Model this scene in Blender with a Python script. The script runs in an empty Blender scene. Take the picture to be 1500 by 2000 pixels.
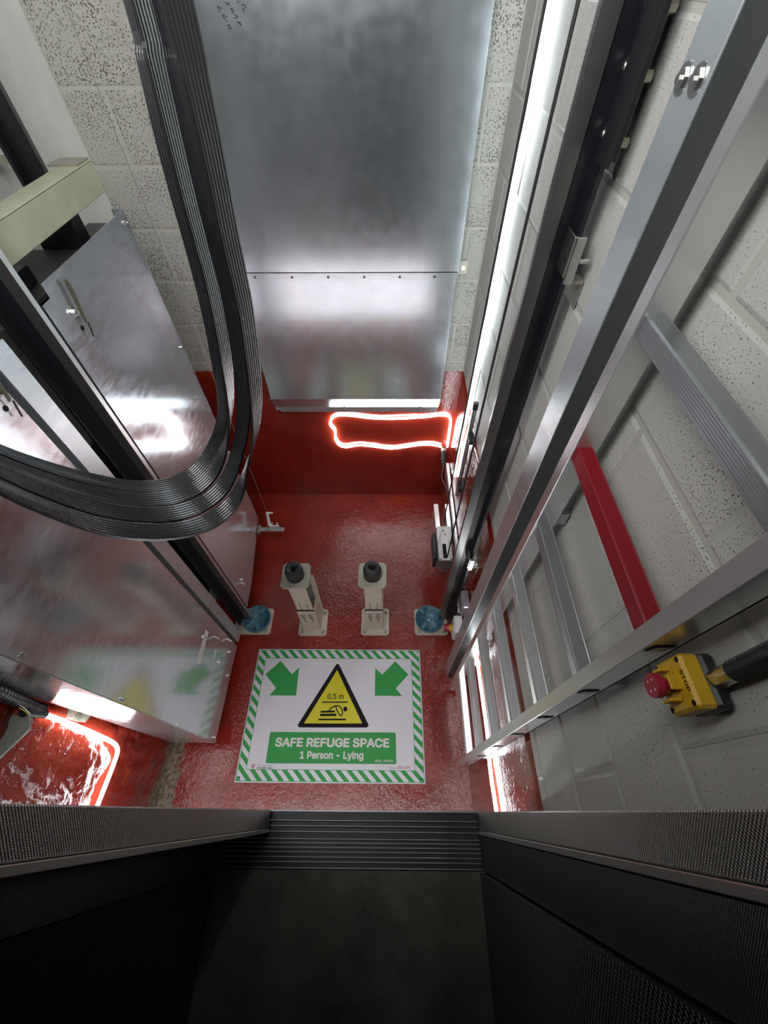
import bpy, bmesh, math, random
from mathutils import Vector, Matrix
from mathutils import noise as mnoise
from mathutils import geometry as mgeo
random.seed(4)
SC = bpy.context.scene
COL = SC.collection

# ------------------------------------------------------------ camera
cam = bpy.data.cameras.new('camera')
cam.sensor_fit = 'VERTICAL'; cam.sensor_height = 36.0
cam.lens = 36.0 * 793.6 / 2000.0
cam.clip_start = 0.01; cam.clip_end = 50
camo = bpy.data.objects.new('camera', cam); COL.objects.link(camo)
Rm = Matrix(((1.0, -0.0024, 0.0093), (0.0075, 0.8040, -0.5946), (-0.0061, 0.5947, 0.8040)))
camo.matrix_world = Matrix.Translation((0, 0, 2.5)) @ Rm.to_4x4()
SC.camera = camo
# ------------------------------------------------------------ world / exposure
w = bpy.data.worlds.new('world'); SC.world = w; w.use_nodes = True
w.node_tree.nodes['Background'].inputs[0].default_value = (0.6, 0.7, 0.8, 1)
w.node_tree.nodes['Background'].inputs[1].default_value = 0.02
SC.view_settings.view_transform = 'Standard'
SC.view_settings.look = 'None'
SC.view_settings.gamma = 1.0
SC.view_settings.use_curve_mapping = False
SC.view_settings.exposure = 0.8
ROPE = 12.5       # strength of the rope lights
# added fill light high in the shaft, out of frame, brightening the walls
al_ = bpy.data.lights.new('fill_light', 'AREA'); al_.shape = 'RECTANGLE'; al_.size = 0.8; al_.size_y = 1.2
al_.energy = 19.0; al_.color = (1.0, 0.99, 0.98)
alo = bpy.data.objects.new('fill_light', al_); COL.objects.link(alo); alo.location = (-0.45, 0.42, 3.2)
alo.rotation_euler = Vector((0.10, 1.0, -0.38)).to_track_quat('-Z', 'Y').to_euler()
SC.cycles.max_bounces = 10
SC.cycles.diffuse_bounces = 6
SC.cycles.glossy_bounces = 6
SC.cycles.sample_clamp_indirect = 6.0
SC.cycles.caustics_reflective = False
SC.cycles.blur_glossy = 0.6

# ------------------------------------------------------------ materials
def nt(name):
    m = bpy.data.materials.new(name); m.use_nodes = True
    t = m.node_tree; b = t.nodes['Principled BSDF']
    return m, t, b
def N(t, kind, **kw):
    n = t.nodes.new(kind)
    for k, v in kw.items():
        if k.startswith('i_'): n.inputs[k[2:].replace('_', ' ')].default_value = v
        else: setattr(n, k, v)
    return n
def coords(t, world=False, scale=(1, 1, 1)):
    if world:
        src = N(t, 'ShaderNodeNewGeometry').outputs['Position']
    else:
        src = N(t, 'ShaderNodeTexCoord').outputs['Object']
    mp = N(t, 'ShaderNodeMapping'); mp.inputs['Scale'].default_value = scale
    t.links.new(src, mp.inputs['Vector']); return mp.outputs['Vector']
def ramp(t, fac, stops):
    r = N(t, 'ShaderNodeValToRGB'); cr = r.color_ramp
    while len(cr.elements) < len(stops): cr.elements.new(0.5)
    for e, (p, c) in zip(cr.elements, stops):
        e.position = p; e.color = (c[0], c[1], c[2], 1) if not isinstance(c, (int, float)) else (c, c, c, 1)
    t.links.new(fac, r.inputs[0]); return r.outputs[0]
def noise_tex(t, vec, scale, detail=4, rough=0.55, dist=0.0):
    n = N(t, 'ShaderNodeTexNoise'); n.inputs['Scale'].default_value = scale
    n.inputs['Detail'].default_value = detail; n.inputs['Roughness'].default_value = rough
    n.inputs['Distortion'].default_value = dist
    t.links.new(vec, n.inputs['Vector']); return n.outputs['Fac']
def bump(t, b, h, strength, dist, prev=None):
    bp = N(t, 'ShaderNodeBump'); bp.inputs['Strength'].default_value = strength
    bp.inputs['Distance'].default_value = dist
    t.links.new(h, bp.inputs['Height'])
    if prev is not None: t.links.new(prev, bp.inputs['Normal'])
    t.links.new(bp.outputs[0], b.inputs['Normal']); return bp.outputs[0]
def plain(name, col, rough=0.5, metal=0.0, var=0.0, vscale=20, bs=0.0, bscale=60, coat=0, scale=(1, 1, 1), rvar=0.0, spec=None):
    m, t, b = nt(name)
    b.inputs['Base Color'].default_value = (*col, 1)
    b.inputs['Roughness'].default_value = rough; b.inputs['Metallic'].default_value = metal
    if coat: b.inputs['Coat Weight'].default_value = coat
    if spec is not None: b.inputs['Specular IOR Level'].default_value = spec
    if var or rvar or bs: v = coords(t, scale=scale)
    if var:
        f = noise_tex(t, v, vscale, 5)
        c = ramp(t, f, [(0.3, [x * (1 - var) for x in col]), (0.7, [min(1, x * (1 + var)) for x in col])])
        t.links.new(c, b.inputs['Base Color'])
    if rvar:
        f = noise_tex(t, v, vscale * 0.6, 4)
        c = ramp(t, f, [(0.3, max(0.02, rough - rvar)), (0.7, rough + rvar)])
        t.links.new(c, b.inputs['Roughness'])
    if bs: bump(t, b, noise_tex(t, v, bscale, 3), bs, 0.002)
    return m
def mixc(t, f, a, b_):
    mx = N(t, 'ShaderNodeMix', data_type='RGBA')
    t.links.new(f, mx.inputs[0])
    for i, x in ((6, a), (7, b_)):
        if isinstance(x, (tuple, list)): mx.inputs[i].default_value = (*x, 1)
        else: t.links.new(x, mx.inputs[i])
    return mx.outputs[2]
def mathn(t, op, a, b_=None, clamp=False):
    m_ = N(t, 'ShaderNodeMath', operation=op); m_.use_clamp = clamp
    for i, x in ((0, a), (1, b_)):
        if x is None: continue
        if isinstance(x, (int, float)): m_.inputs[i].default_value = x
        else: t.links.new(x, m_.inputs[i])
    return m_.outputs[0]

RED = (0.36, 0.028, 0.013)
def red_paint(name, concrete=False, wrinkle=0.5, k=1.0):
    m, t, b = nt(name)
    v = coords(t, world=True)
    f = noise_tex(t, v, 4.0, 6)
    c = ramp(t, f, [(0.3, [x * k for x in (0.22, 0.020, 0.011)]), (0.7, [x * k for x in (0.31, 0.031, 0.014)])])
    if concrete:   # bare, unpainted concrete showing in the corner between floor and left wall
        sx = N(t, 'ShaderNodeSeparateXYZ'); t.links.new(v, sx.inputs[0])
        dx = mathn(t, 'ABSOLUTE', mathn(t, 'ADD', sx.outputs[0], 1.13))
        nn = noise_tex(t, v, 16, 6, 0.7)
        k_ = mathn(t, 'ADD', mathn(t, 'MULTIPLY', nn, 0.16), mathn(t, 'MULTIPLY', dx, -1.0))
        k2 = mathn(t, 'MULTIPLY', sx.outputs[1], -0.06)
        zz = mathn(t, 'MULTIPLY', sx.outputs[2], -0.5)
        k_ = mathn(t, 'ADD', mathn(t, 'ADD', k_, k2), zz)
        mask = ramp(t, k_, [(0.012, 0.0), (0.03, 1.0)])
        cc = ramp(t, noise_tex(t, v, 45, 5), [(0.35, (0.10, 0.075, 0.045)), (0.65, (0.30, 0.25, 0.17))])
        c = mixc(t, mask, c, cc)
    t.links.new(c, b.inputs['Base Color'])
    b.inputs['Roughness'].default_value = 0.11
    b.inputs['Coat Weight'].default_value = 0.12; b.inputs['Coat Roughness'].default_value = 0.08
    n1 = noise_tex(t, v, 40, 2, 0.5, 1.0)
    n2 = noise_tex(t, v, 9, 3, 0.5)
    msk = ramp(t, noise_tex(t, v, 3.2, 3), [(0.40, 0.5), (0.62, 1.0)])
    n3 = noise_tex(t, v, 95, 3, 0.5, 1.5)
    hh = mathn(t, 'MULTIPLY', mathn(t, 'ADD', mathn(t, 'MULTIPLY', n1, 0.7), mathn(t, 'MULTIPLY', n3, 0.28)), msk)
    p = bump(t, b, n2, 0.25, 0.006)
    p = bump(t, b, hh, wrinkle, 0.008, p)
    t.links.new(p, b.inputs['Coat Normal'])
    return m
def wall_paint(name, pits=0.5, col=(0.60, 0.60, 0.55), pitscale=95, PT=0.74):
    """white paint over blockwork above the tanking line, red below it"""
    m, t, b = nt(name)
    v = coords(t, world=True)
    base = ramp(t, noise_tex(t, v, 5.0, 6, 0.6), [(0.3, [x * 0.86 for x in col]), (0.65, col)])
    pn = noise_tex(t, v, pitscale, 2, 0.5)
    patch = noise_tex(t, v, 5, 4, 0.6)
    thr = mathn(t, 'ADD', pn, mathn(t, 'MULTIPLY', mathn(t, 'SUBTRACT', patch, 0.5), 0.55 * pits))
    pit = ramp(t, thr, [(PT, 0.0), (PT + 0.035, 1.0)])
    c = mixc(t, pit, base, (0.15, 0.14, 0.12))
    sx = N(t, 'ShaderNodeSeparateXYZ'); t.links.new(v, sx.inputs[0])
    edge = mathn(t, 'ADD', sx.outputs[2], mathn(t, 'MULTIPLY', noise_tex(t, v, 25, 3), 0.02))
    lo = ramp(t, mathn(t, 'MULTIPLY', edge, 0.5), [(0.5605, 1.0), (0.5615, 0.0)])
    c = mixc(t, lo, c, (0.34, 0.034, 0.017))
    t.links.new(c, b.inputs['Base Color'])
    rr = mathn(t, 'SUBTRACT', 0.48, mathn(t, 'MULTIPLY', lo, 0.26))
    t.links.new(rr, b.inputs['Roughness'])
    b.inputs['Specular IOR Level'].default_value = 0.45
    inv = mathn(t, 'SUBTRACT', 1.0, pit)
    p = bump(t, b, noise_tex(t, v, 12, 4), 0.3, 0.006)
    p = bump(t, b, noise_tex(t, v, 140, 3), 0.18, 0.002, p)
    bump(t, b, inv, 0.6, 0.002, p)
    return m
def brushed(name, col, rough, streak=(60, 60, 1.2), amt=0.08, bstr=0.04, var=0.06, metal=0.8):
    m, t, b = nt(name)
    v = coords(t, scale=streak)
    f = noise_tex(t, v, 6, 1.5, 0.5)
    t.links.new(ramp(t, f, [(0.3, max(0.03, rough - amt)), (0.7, rough + amt)]), b.inputs['Roughness'])
    v2 = coords(t)
    g = noise_tex(t, v2, 3.5, 2, 0.5)
    t.links.new(ramp(t, g, [(0.3, [x * (1 - var) for x in col]), (0.7, [x * (1 + var) for x in col])]), b.inputs['Base Color'])
    b.inputs['Metallic'].default_value = metal
    if bstr: bump(t, b, f, bstr, 0.001)
    return m
def dimple(name, col, rough, scale, strength, metal=1.0):
    m, t, b = nt(name)
    v = coords(t, scale=(scale, scale, scale))
    b.inputs['Base Color'].default_value = (*col, 1); b.inputs['Metallic'].default_value = metal
    b.inputs['Roughness'].default_value = rough
    sx = N(t, 'ShaderNodeSeparateXYZ'); t.links.new(v, sx.inputs[0])
    s = mathn(t, 'SINE', mathn(t, 'MULTIPLY', sx.outputs[1], math.tau))
    s2 = mathn(t, 'SINE', mathn(t, 'MULTIPLY', sx.outputs[2], math.tau))
    h = mathn(t, 'MULTIPLY', s, s2)
    bump(t, b, h, strength, 0.6 / scale)
    return m
def emitter(name, col, s):
    m, t, b = nt(name)
    b.inputs['Base Color'].default_value = (0.9, 0.9, 0.85, 1)
    b.inputs['Emission Color'].default_value = (*col, 1); b.inputs['Emission Strength'].default_value = s
    return m

M = {}
M['floor'] = red_paint('red_floor_paint', True, 0.6)
M['redwall'] = red_paint('red_wall_paint', True, 0.22, 1.02)
M['redrough'] = red_paint('red_rough_render', True, 0.45)
M['block'] = wall_paint('painted_blockwork', 0.5, (0.60, 0.60, 0.56), 330, 0.645)
M['blockpit'] = wall_paint('pitted_blockwork', 0.8, (0.52, 0.515, 0.475), 190, 0.58)
M['plaster'] = wall_paint('smooth_white_wall', 0.2, (0.86, 0.87, 0.83), 100, 0.8)
M['mortar'] = wall_paint('painted_mortar', 0.2, (0.55, 0.55, 0.50), 330, 0.74)
M['dark'] = plain('dark_soffit', (0.03, 0.03, 0.03), 0.7)
M['galv'] = brushed('galvanised_sheet', (0.62, 0.67, 0.70), 0.30, (1, 1, 6), 0.04, 0.0, 0.05, 0.7)
M['clad'] = brushed('bright_sheet_steel', (0.72, 0.76, 0.80), 0.165, (3, 3, 12), 0.04, 0.0, 0.04, 0.78)
M['sheet'] = brushed('zinc_wall_sheet', (0.70, 0.76, 0.81), 0.20, (4, 4, 4), 0.02, 0.0, 0.04, 0.9)
M['flange'] = brushed('zinc_flange', (0.68, 0.69, 0.70), 0.22, (3, 3, 3), 0.0, 0.0, 0.0)
M['alu'] = brushed('extruded_aluminium', (0.76, 0.77, 0.78), 0.27, (3, 3, 3), 0.0, 0.0, 0.0)
M['aludull'] = brushed('dull_aluminium', (0.40, 0.42, 0.44), 0.34, (3, 3, 3), 0.0, 0.0, 0.0)
M['steel'] = brushed('machined_rail_steel', (0.20, 0.195, 0.19), 0.30, (4, 4, 4), 0.0, 0.0, 0.0)
M['strutshade'] = plain('shaded_strut_side', (0.09, 0.10, 0.10), 0.4)  # shade on the strut's sides, put into a darker colour than its face
M['latch'] = plain('dark_olive_steel', (0.10, 0.095, 0.06), 0.45)
M['darkgrey'] = plain('dark_grey_steel', (0.05, 0.05, 0.045), 0.5)
M['black'] = plain('black_rail_paint', (0.012, 0.012, 0.016), 0.32, 0, rvar=0.08, vscale=30)
M['zinc'] = plain('zinc_plated_steel', (0.62, 0.62, 0.60), 0.28, 1.0, var=0.1, vscale=80)
M['olive'] = plain('yellow_passivated_steel', (0.42, 0.41, 0.33), 0.42, 0.6, var=0.12, vscale=40)
M['cream'] = plain('cream_green_paint', (0.46, 0.47, 0.34), 0.5, 0, var=0.12, vscale=9, bs=0.1)
M['creamlight'] = plain('pale_cream_paint', (0.60, 0.58, 0.48), 0.42, 0, var=0.05, vscale=20)
M['greyplate'] = plain('grey_green_painted_steel', (0.46, 0.50, 0.47), 0.55, 0, var=0.05)
M['rubber'] = plain('black_buffer_rubber', (0.016, 0.016, 0.02), 0.45, 0, var=0.3, vscale=60, bs=0.2, bscale=90)
M['hole'] = plain('dark_hole', (0.004, 0.004, 0.005), 0.9)
M['blue'] = plain('blue_plastic', (0.075, 0.22, 0.29), 0.34)
M['belt'] = plain('black_cable_sheath', (0.007, 0.007, 0.009), 0.26, 0, rvar=0.05, vscale=25, coat=0.7)
M['belt'].node_tree.nodes['Principled BSDF'].inputs['Coat IOR'].default_value = 1.5
M['belt'].node_tree.nodes['Principled BSDF'].inputs['Coat Roughness'].default_value = 0.28
M['ropeblack'] = plain('dark_wire_rope', (0.05, 0.05, 0.05), 0.5, 0.4)
M['led'] = emitter('lit_rope_light', (0.86, 0.97, 1.0), ROPE)
M['clip'] = plain('clear_cable_clip', (0.25, 0.24, 0.22), 0.3)
M['white'] = plain('white_plastic', (0.80, 0.81, 0.80), 0.35)
M['yellow'] = plain('yellow_plastic', (0.72, 0.42, 0.02), 0.38)
M['redbtn'] = plain('red_button_plastic', (0.42, 0.02, 0.05), 0.35)
M['redrung'] = plain('red_powder_coat', (0.24, 0.006, 0.014), 0.4)
M['blackbox'] = plain('black_plastic_box', (0.018, 0.018, 0.02), 0.4)
M['brass'] = plain('nickel_gland', (0.60, 0.58, 0.50), 0.28, 1.0)
SC.cycles.denoising_input_passes = 'RGB_ALBEDO_NORMAL'
M['sign'] = plain('sign_board', (0.76, 0.79, 0.85), 0.35, 0, spec=0.3)
M['green'] = plain('sign_green_print', (0.045, 0.36, 0.085), 0.45, spec=0.25)
M['signyellow'] = plain('sign_yellow_print', (0.72, 0.66, 0.012), 0.38)
M['ink'] = plain('sign_black_print', (0.012, 0.011, 0.016), 0.5, spec=0.12)
M['signwhite'] = plain('sign_white_print', (0.74, 0.76, 0.74), 0.38)
M['signred'] = plain('sign_red_print', (0.45, 0.05, 0.07), 0.4)
M['marker'] = plain('marker_ink', (0.01, 0.012, 0.012), 0.6)
M['sill'] = brushed('sill_aluminium', (0.06, 0.06, 0.06), 0.42, (2, 20, 20), 0.06, 0.0)
M['doorskin'] = dimple('embossed_door_steel', (0.36, 0.35, 0.35), 0.30, 240, 0.30)
M['frameskin'] = dimple('linen_frame_steel', (0.10, 0.10, 0.105), 0.36, 330, 0.2)
M['jambskin'] = dimple('embossed_frame_steel', (0.09, 0.09, 0.09), 0.30, 120, 0.8)
M['edge'] = brushed('door_edge_steel', (0.6, 0.58, 0.57), 0.28, (3, 3, 3), 0.0, 0.0, 0.0)
m_, t_, b_ = nt('landing_screed'); M['landing'] = m_
v_ = coords(t_); t_.links.new(ramp(t_, noise_tex(t_, v_, 5, 7, 0.7), [(0.3, (0.05, 0.048, 0.041)), (0.6, (0.14, 0.137, 0.115))]), b_.inputs['Base Color'])
b_.inputs['Roughness'].default_value = 0.7
M['landwall'] = plain('landing_wall', (0.05, 0.05, 0.05), 0.8)

# ------------------------------------------------------------ mesh builder
class MB:
    def __init__(s): s.v = []; s.f = []; s.sm = []
    def add(s, vs, fs, smooth=False):
        o = len(s.v); s.v += [Vector(p) for p in vs]
        s.f += [tuple(i + o for i in f) for f in fs]; s.sm += [smooth] * len(fs); return s
    def box(s, x0, x1, y0, y1, z0, z1, c=0.0):
        if x0 > x1: x0, x1 = x1, x0
        if y0 > y1: y0, y1 = y1, y0
        if z0 > z1: z0, z1 = z1, z0
        if c <= 0:
            vs = [(x, y, z) for x in (x0, x1) for y in (y0, y1) for z in (z0, z1)]
            fs = [(0, 1, 3, 2), (4, 6, 7, 5), (0, 4, 5, 1), (2, 3, 7, 6), (0, 2, 6, 4), (1, 5, 7, 3)]
            return s.add(vs, fs)
        c = min(c, (x1 - x0) * .45, (y1 - y0) * .45, (z1 - z0) * .45)
        bm = bmesh.new(); bmesh.ops.create_cube(bm, size=1)
        for q in bm.verts:
            q.co = Vector(((x0 + x1) / 2 + q.co.x * (x1 - x0), (y0 + y1) / 2 + q.co.y * (y1 - y0), (z0 + z1) / 2 + q.co.z * (z1 - z0)))
        bmesh.ops.bevel(bm, geom=bm.edges[:], offset=c, segments=1, affect='EDGES', profile=0.5)
        bm.verts.index_update()
        s.add([q.co.copy() for q in bm.verts], [[q.index for q in f.verts] for f in bm.faces]); bm.free(); return s
    def prism(s, poly, axis, a, b):
        """extrude a 2D outline; axis 'x': (y,z), 'y': (x,z), 'z': (x,y)"""
        def P(p, h):
            return {'x': (h, p[0], p[1]), 'y': (p[0], h, p[1]), 'z': (p[0], p[1], h)}[axis]
        n = len(poly)
        vs = [P(p, a) for p in poly] + [P(p, b) for p in poly]
        fs = [tuple(range(n))[::-1], tuple(range(n, 2 * n))] + [(i, (i + 1) % n, (i + 1) % n + n, i + n) for i in range(n)]
        return s.add(vs, fs)
    def rings(s, rs, closed=True, caps=True, smooth=True):
        n = len(rs[0]); o = []
        vs = [p for r in rs for p in r]
        fs = []
        for k in range(len(rs) - 1):
            for i in range(n if closed else n - 1):
                j = (i + 1) % n
                fs.append((k * n + i, k * n + j, (k + 1) * n + j, (k + 1) * n + i))
        s.add(vs, fs, smooth)
        if caps:
            s.add(rs[0], [tuple(range(n))[::-1]]); s.add(rs[-1], [tuple(range(n))])
        return s
    def cyl(s, p0, p1, r0, r1=None, n=16, caps=True):
        p0 = Vector(p0); p1 = Vector(p1); r1 = r0 if r1 is None else r1
        d = (p1 - p0).normalized(); a = d.orthogonal().normalized(); b = d.cross(a)
        R = [[p + (a * math.cos(k * math.tau / n) + b * math.sin(k * math.tau / n)) * r for k in range(n)] for p, r in ((p0, r0), (p1, r1))]
        return s.rings(R, caps=caps, smooth=n > 8)
    def lathe(s, c, prof, n=32):
        c = Vector(c)
        R = [[c + Vector((r * math.cos(k * math.tau / n), r * math.sin(k * math.tau / n), z)) for k in range(n)] for r, z in prof]
        return s.rings(R, caps=False)
    def tube(s, pts, r, n=10):
        pts = [Vector(p) for p in pts]; R = []; a = None
        for i, p in enumerate(pts):
            d = (pts[min(i + 1, len(pts) - 1)] - pts[max(i - 1, 0)]).normalized()
            a = d.orthogonal().normalized() if a is None else (a - d * a.dot(d)).normalized()
            b = d.cross(a); rr = r[i] if isinstance(r, (list, tuple)) else r
            R.append([p + (a * math.cos(k * math.tau / n) + b * math.sin(k * math.tau / n)) * rr for k in range(n)])
        return s.rings(R)
    def bolt(s, p, d, r=0.008, h=0.006, washer=True):
        p = Vector(p); d = Vector(d).normalized()
        if washer: s.cyl(p, p + d * 0.0018, r * 1.45, n=16)
        s.cyl(p + d * 0.0015, p + d * (0.0015 + h), r, n=6)
        return s.cyl(p + d * (0.0015 + h), p + d * (h + 0.005), r * 0.5, n=8)
    def build(s, name, mat, parent=None, loc=None):
        me = bpy.data.meshes.new(name)
        if parent is not None: off = origin(parent)
        elif loc is not None: off = Vector(loc)
        else:
            off = Vector((sum(q.x for q in s.v) / len(s.v), sum(q.y for q in s.v) / len(s.v), min(q.z for q in s.v)))
        me.from_pydata([tuple(q - off) for q in s.v], [], s.f)
        me.polygons.foreach_set('use_smooth', s.sm)
        bm = bmesh.new(); bm.from_mesh(me); bmesh.ops.recalc_face_normals(bm, faces=bm.faces[:]); bm.to_mesh(me); bm.free()
        me.materials.append(mat); me.update()
        o = bpy.data.objects.new(name, me); COL.objects.link(o)
        if parent is not None: o.parent = parent
        else: o.location = off
        return o
def origin(o):
    p = Vector((0, 0, 0))
    while o is not None: p += o.location; o = o.parent
    return p
def tag(o, label=None, cat=None, group=None, kind=None):
    if label: o['label'] = label
    if cat: o['category'] = cat
    if group: o['group'] = group
    if kind: o['kind'] = kind
    return o
def thing(name, label, cat, loc, group=None):
    o = bpy.data.objects.new(name, None); COL.objects.link(o); o.location = loc; o.empty_display_size = 0.05
    return tag(o, label, cat, group)
def spline(pts, k=8):
    pts = [Vector(p) for p in pts]; out = []
    for i in range(len(pts) - 1):
        p0, p1, p2, p3 = pts[max(i - 1, 0)], pts[i], pts[i + 1], pts[min(i + 2, len(pts) - 1)]
        for j in range(k):
            t = j / k
            out.append(0.5 * ((2 * p1) + (-p0 + p2) * t + (2 * p0 - 5 * p1 + 4 * p2 - p3) * t * t + (-p0 + 3 * p1 - 3 * p2 + p3) * t ** 3))
    out.append(pts[-1]); return out

# ------------------------------------------------------------ setting
XR, XL, YB, YF, TOP = 0.43, -1.16, 2.03, -0.06, 3.6
TANK = 1.115                       # top of the red painted band
b = MB().box(-1.5, 0.75, -0.2, 2.3, -0.12, 0.0); fl = b.build('floor', M['floor'], loc=(0, 0, 0))
tag(fl, 'glossy red painted concrete floor of the lift pit', kind='structure')
c = MB().box(-1.5, 0.75, -0.2, 2.3, TOP, TOP + 0.1).build('ceiling', M['dark'], loc=(0, 0, 0)); tag(c, 'dark underside above the shaft', kind='structure')

def block_wall(name, label, axis, face, a0, a1, inward, mat, z0, z1, phase, pitch=0.45, course=0.215, base=0.095):
    """a backing slab whose face is the mortar, carrying single blocks as children"""
    s = MB()
    if axis == 'x': s.box(face, face - inward * 0.12, a0, a1, 0, TOP)
    else: s.box(a0, a1, face, face - inward * 0.12, 0, TOP)
    wall = tag(s.build(name, M['mortar'], loc=(0, 0, 0)), label, kind='structure')
    cache = {}
    k0 = int((z0 - base) / course) - 1
    for k in range(k0, 40):
        zb = max(z0, base + k * course); zt = min(z1, base + (k + 1) * course)
        if zt - zb < 0.03: continue
        a = a0 - ((phase + (0.5 if k % 2 else 0)) % 1.0) * pitch
        while a < a1:
            b0 = max(a, a0); b1 = min(a + pitch, a1); a += pitch
            if b1 - b0 < 0.03: continue
            L = round(b1 - b0 - 0.009, 4); H = round(zt - zb - 0.009, 4)
            key = (L, H)
            if key not in cache:
                ch = 0.007; d = 0.0026
                q = MB()
                def P(u, v, t): return (-t * 0 + inward * t, u, v) if axis == 'x' else (u, inward * t, v)
                vs = [P(u, v, -0.004) for u, v in ((0, 0), (L, 0), (L, H), (0, H))] + \
                     [P(u, v, d - 0.002) for u, v in ((0.001, 0.001), (L - .001, 0.001), (L - .001, H - .001), (0.001, H - .001))] + \
                     [P(u, v, d) for u, v in ((ch, ch), (L - ch, ch), (L - ch, H - ch), (ch, H - ch))]
                fs = [(0, 1, 5, 4), (1, 2, 6, 5), (2, 3, 7, 6), (3, 0, 4, 7), (4, 5, 9, 8), (5, 6, 10, 9), (6, 7, 11, 10), (7, 4, 8, 11), (8, 9, 10, 11)]
                q.add(vs, fs)
                o = q.build('block', mat, parent=None, loc=(0, 0, 0)); o.parent = wall
                cache[key] = o.data
            else:
                o = bpy.data.objects.new('block', cache[key]); COL.objects.link(o); o.parent = wall
            j = random.uniform(-0.0006, 0.0008)
            o.location = (face + inward * j, b0 + 0.0045, zb + 0.0045) if axis == 'x' else (b0 + 0.0045, face + inward * j, zb + 0.0045)
    return wall
wr = block_wall('wall_right', 'white painted blockwork wall behind the ladder, red below the tanking line', 'x', XR, -0.1, YB, -1, M['block'], TANK, 3.2, 0.62)
wb = block_wall('wall_back', 'white painted blockwork wall behind the tall zinc sheet, red below', 'y', YB, XL, XR, -1, M['blockpit'], TANK, 3.2, 0.15)
def rough_slab(name, parent, mat, plane, at, a0, a1, z0, z1, nx, nz, amp, inward, sc, ridge=False):
    """hand trowelled render: a displaced grid with a side return"""
    s = MB(); vs = []
    for i in range(nx + 1):
        for k in range(nz + 1):
            a = a0 + (a1 - a0) * i / nx; z = z0 + (z1 - z0) * k / nz
            p = Vector((a * sc, z * sc * 0.8, 3.1))
            h = mnoise.fractal(p, 1.0, 2.0, 5)
            if ridge:
                h = h * 0.6 + 1.3 * abs(mnoise.noise(Vector((a * sc * 0.9, z * sc * 0.35, 7)))) - 0.4
            e = min(1, (z1 - z) / 0.02, (z - z0 + 0.01) / 0.02) * min(1.0, (a - a0 + 0.02) / 0.04, (a1 - a + 0.02) / 0.04)
            t = (0.005 if amp < 0.005 else 0.007) + amp * h * max(e, 0)
            t = max(t, 0.001)
            if k == nz: t = -0.002
            d = at + inward * t
            vs.append((d, a, z) if plane == 'x' else (a, d, z))
    fs = [(i * (nz + 1) + k, (i + 1) * (nz + 1) + k, (i + 1) * (nz + 1) + k + 1, i * (nz + 1) + k + 1) for i in range(nx) for k in range(nz)]
    s.add(vs, fs, True)
    return s.build(name, mat, parent)
rough_slab('red_render', wr, M['redwall'], 'x', XR, -0.06, YB, 0, TANK, 90, 48, 0.0016, -1, 7)
rough_slab('red_render', wb, M['redwall'], 'y', YB, XL, XR, 0, TANK, 70, 48, 0.003, -1, 5)
wl = tag(MB().box(XL, XL - 0.12, -0.2, 2.2, 0, TOP).build('wall_left', M['plaster'], loc=(0, 0, 0)), 'smooth white plastered wall behind the counterweight, rough red render below', kind='structure')
rough_slab('red_render', wl, M['redrough'], 'x', XL, YF, 1.0, 0, 1.2, 190, 210, 0.015, 1, 11, True)
rough_slab('red_render', wl, M['redwall'], 'x', XL, 1.0, YB, 0, TANK, 30, 30, 0.003, 1, 6)
wf = tag(MB().box(XL - 0.1, XR + 0.1, YF, YF - 0.12, 0, 0.945).build('wall_front', M['redwall'], loc=(0, 0, 0)), 'red painted wall under the landing sill', kind='structure')
# wall either side of the doorway, behind the sliding doors
s = MB().box(XL - .1, -0.86, -0.09, -0.2, 0.945, TOP).box(-0.86, 0.6, -0.09, -0.2, 3.15, TOP).box(0.32, 0.6, -0.13, -0.2, 0.945, TOP)
tag(s.build('wall_front', M['block'], loc=(0, 0, 0)), 'white wall around the landing doorway', kind='structure')
# landing
tag(MB().box(-1.6, 1.2, -1.6, -0.13, 0.9, 0.998).build('floor', M['landing'], loc=(0, 0, 0.998)), 'dark mottled landing floor outside the doorway', kind='structure')
tag(MB().box(-1.6, 1.2, -1.7, -1.6, 0.9, 3.3).build('wall_landing', M['landwall'], loc=(0, 0, 0)), 'dark wall on the landing side', kind='structure')
tag(MB().box(-1.6, 1.2, -1.7, -0.2, 3.3, 3.4).build('ceiling', M['landwall'], loc=(0, 0, 0)), 'dark landing ceiling', kind='structure')
tag(MB().box(-1.7, -1.6, -1.7, -0.2, 0.9, 3.4).build('wall_landing', M['landwall'], loc=(0, 0, 0)), 'dark side wall on the left of the landing', kind='structure')
# door frame reveals
trim = tag(MB().box(0.268, 0.32, -0.128, -0.052, 1.0, 3.15).build('trim_1', M['frameskin'], loc=(0, 0, 0)), 'dark linen-finished frame reveal right of the sill', kind='structure')
tag(MB().box(0.258, 0.32, -1.6, -0.132, 1.0, 3.15).build('trim_2', M['jambskin'], loc=(0, 0, 0)), 'dark embossed steel side panel right of the landing floor', kind='structure')
tag(MB().box(-0.80, -0.470, -0.128, -0.070, 1.0, 3.15).build('trim_3', M['frameskin'], loc=(0, 0, 0)), 'dark linen-finished frame reveal left of the sill', kind='structure')
tag(MB().box(-0.80, -0.475, -1.6, -0.132, 1.0, 3.15).build('trim_4', M['black'], loc=(0, 0, 0)), 'side panel left of the landing floor, coloured black for its shade', kind='structure')  # black colour stands in for the shadow on this panel
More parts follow.
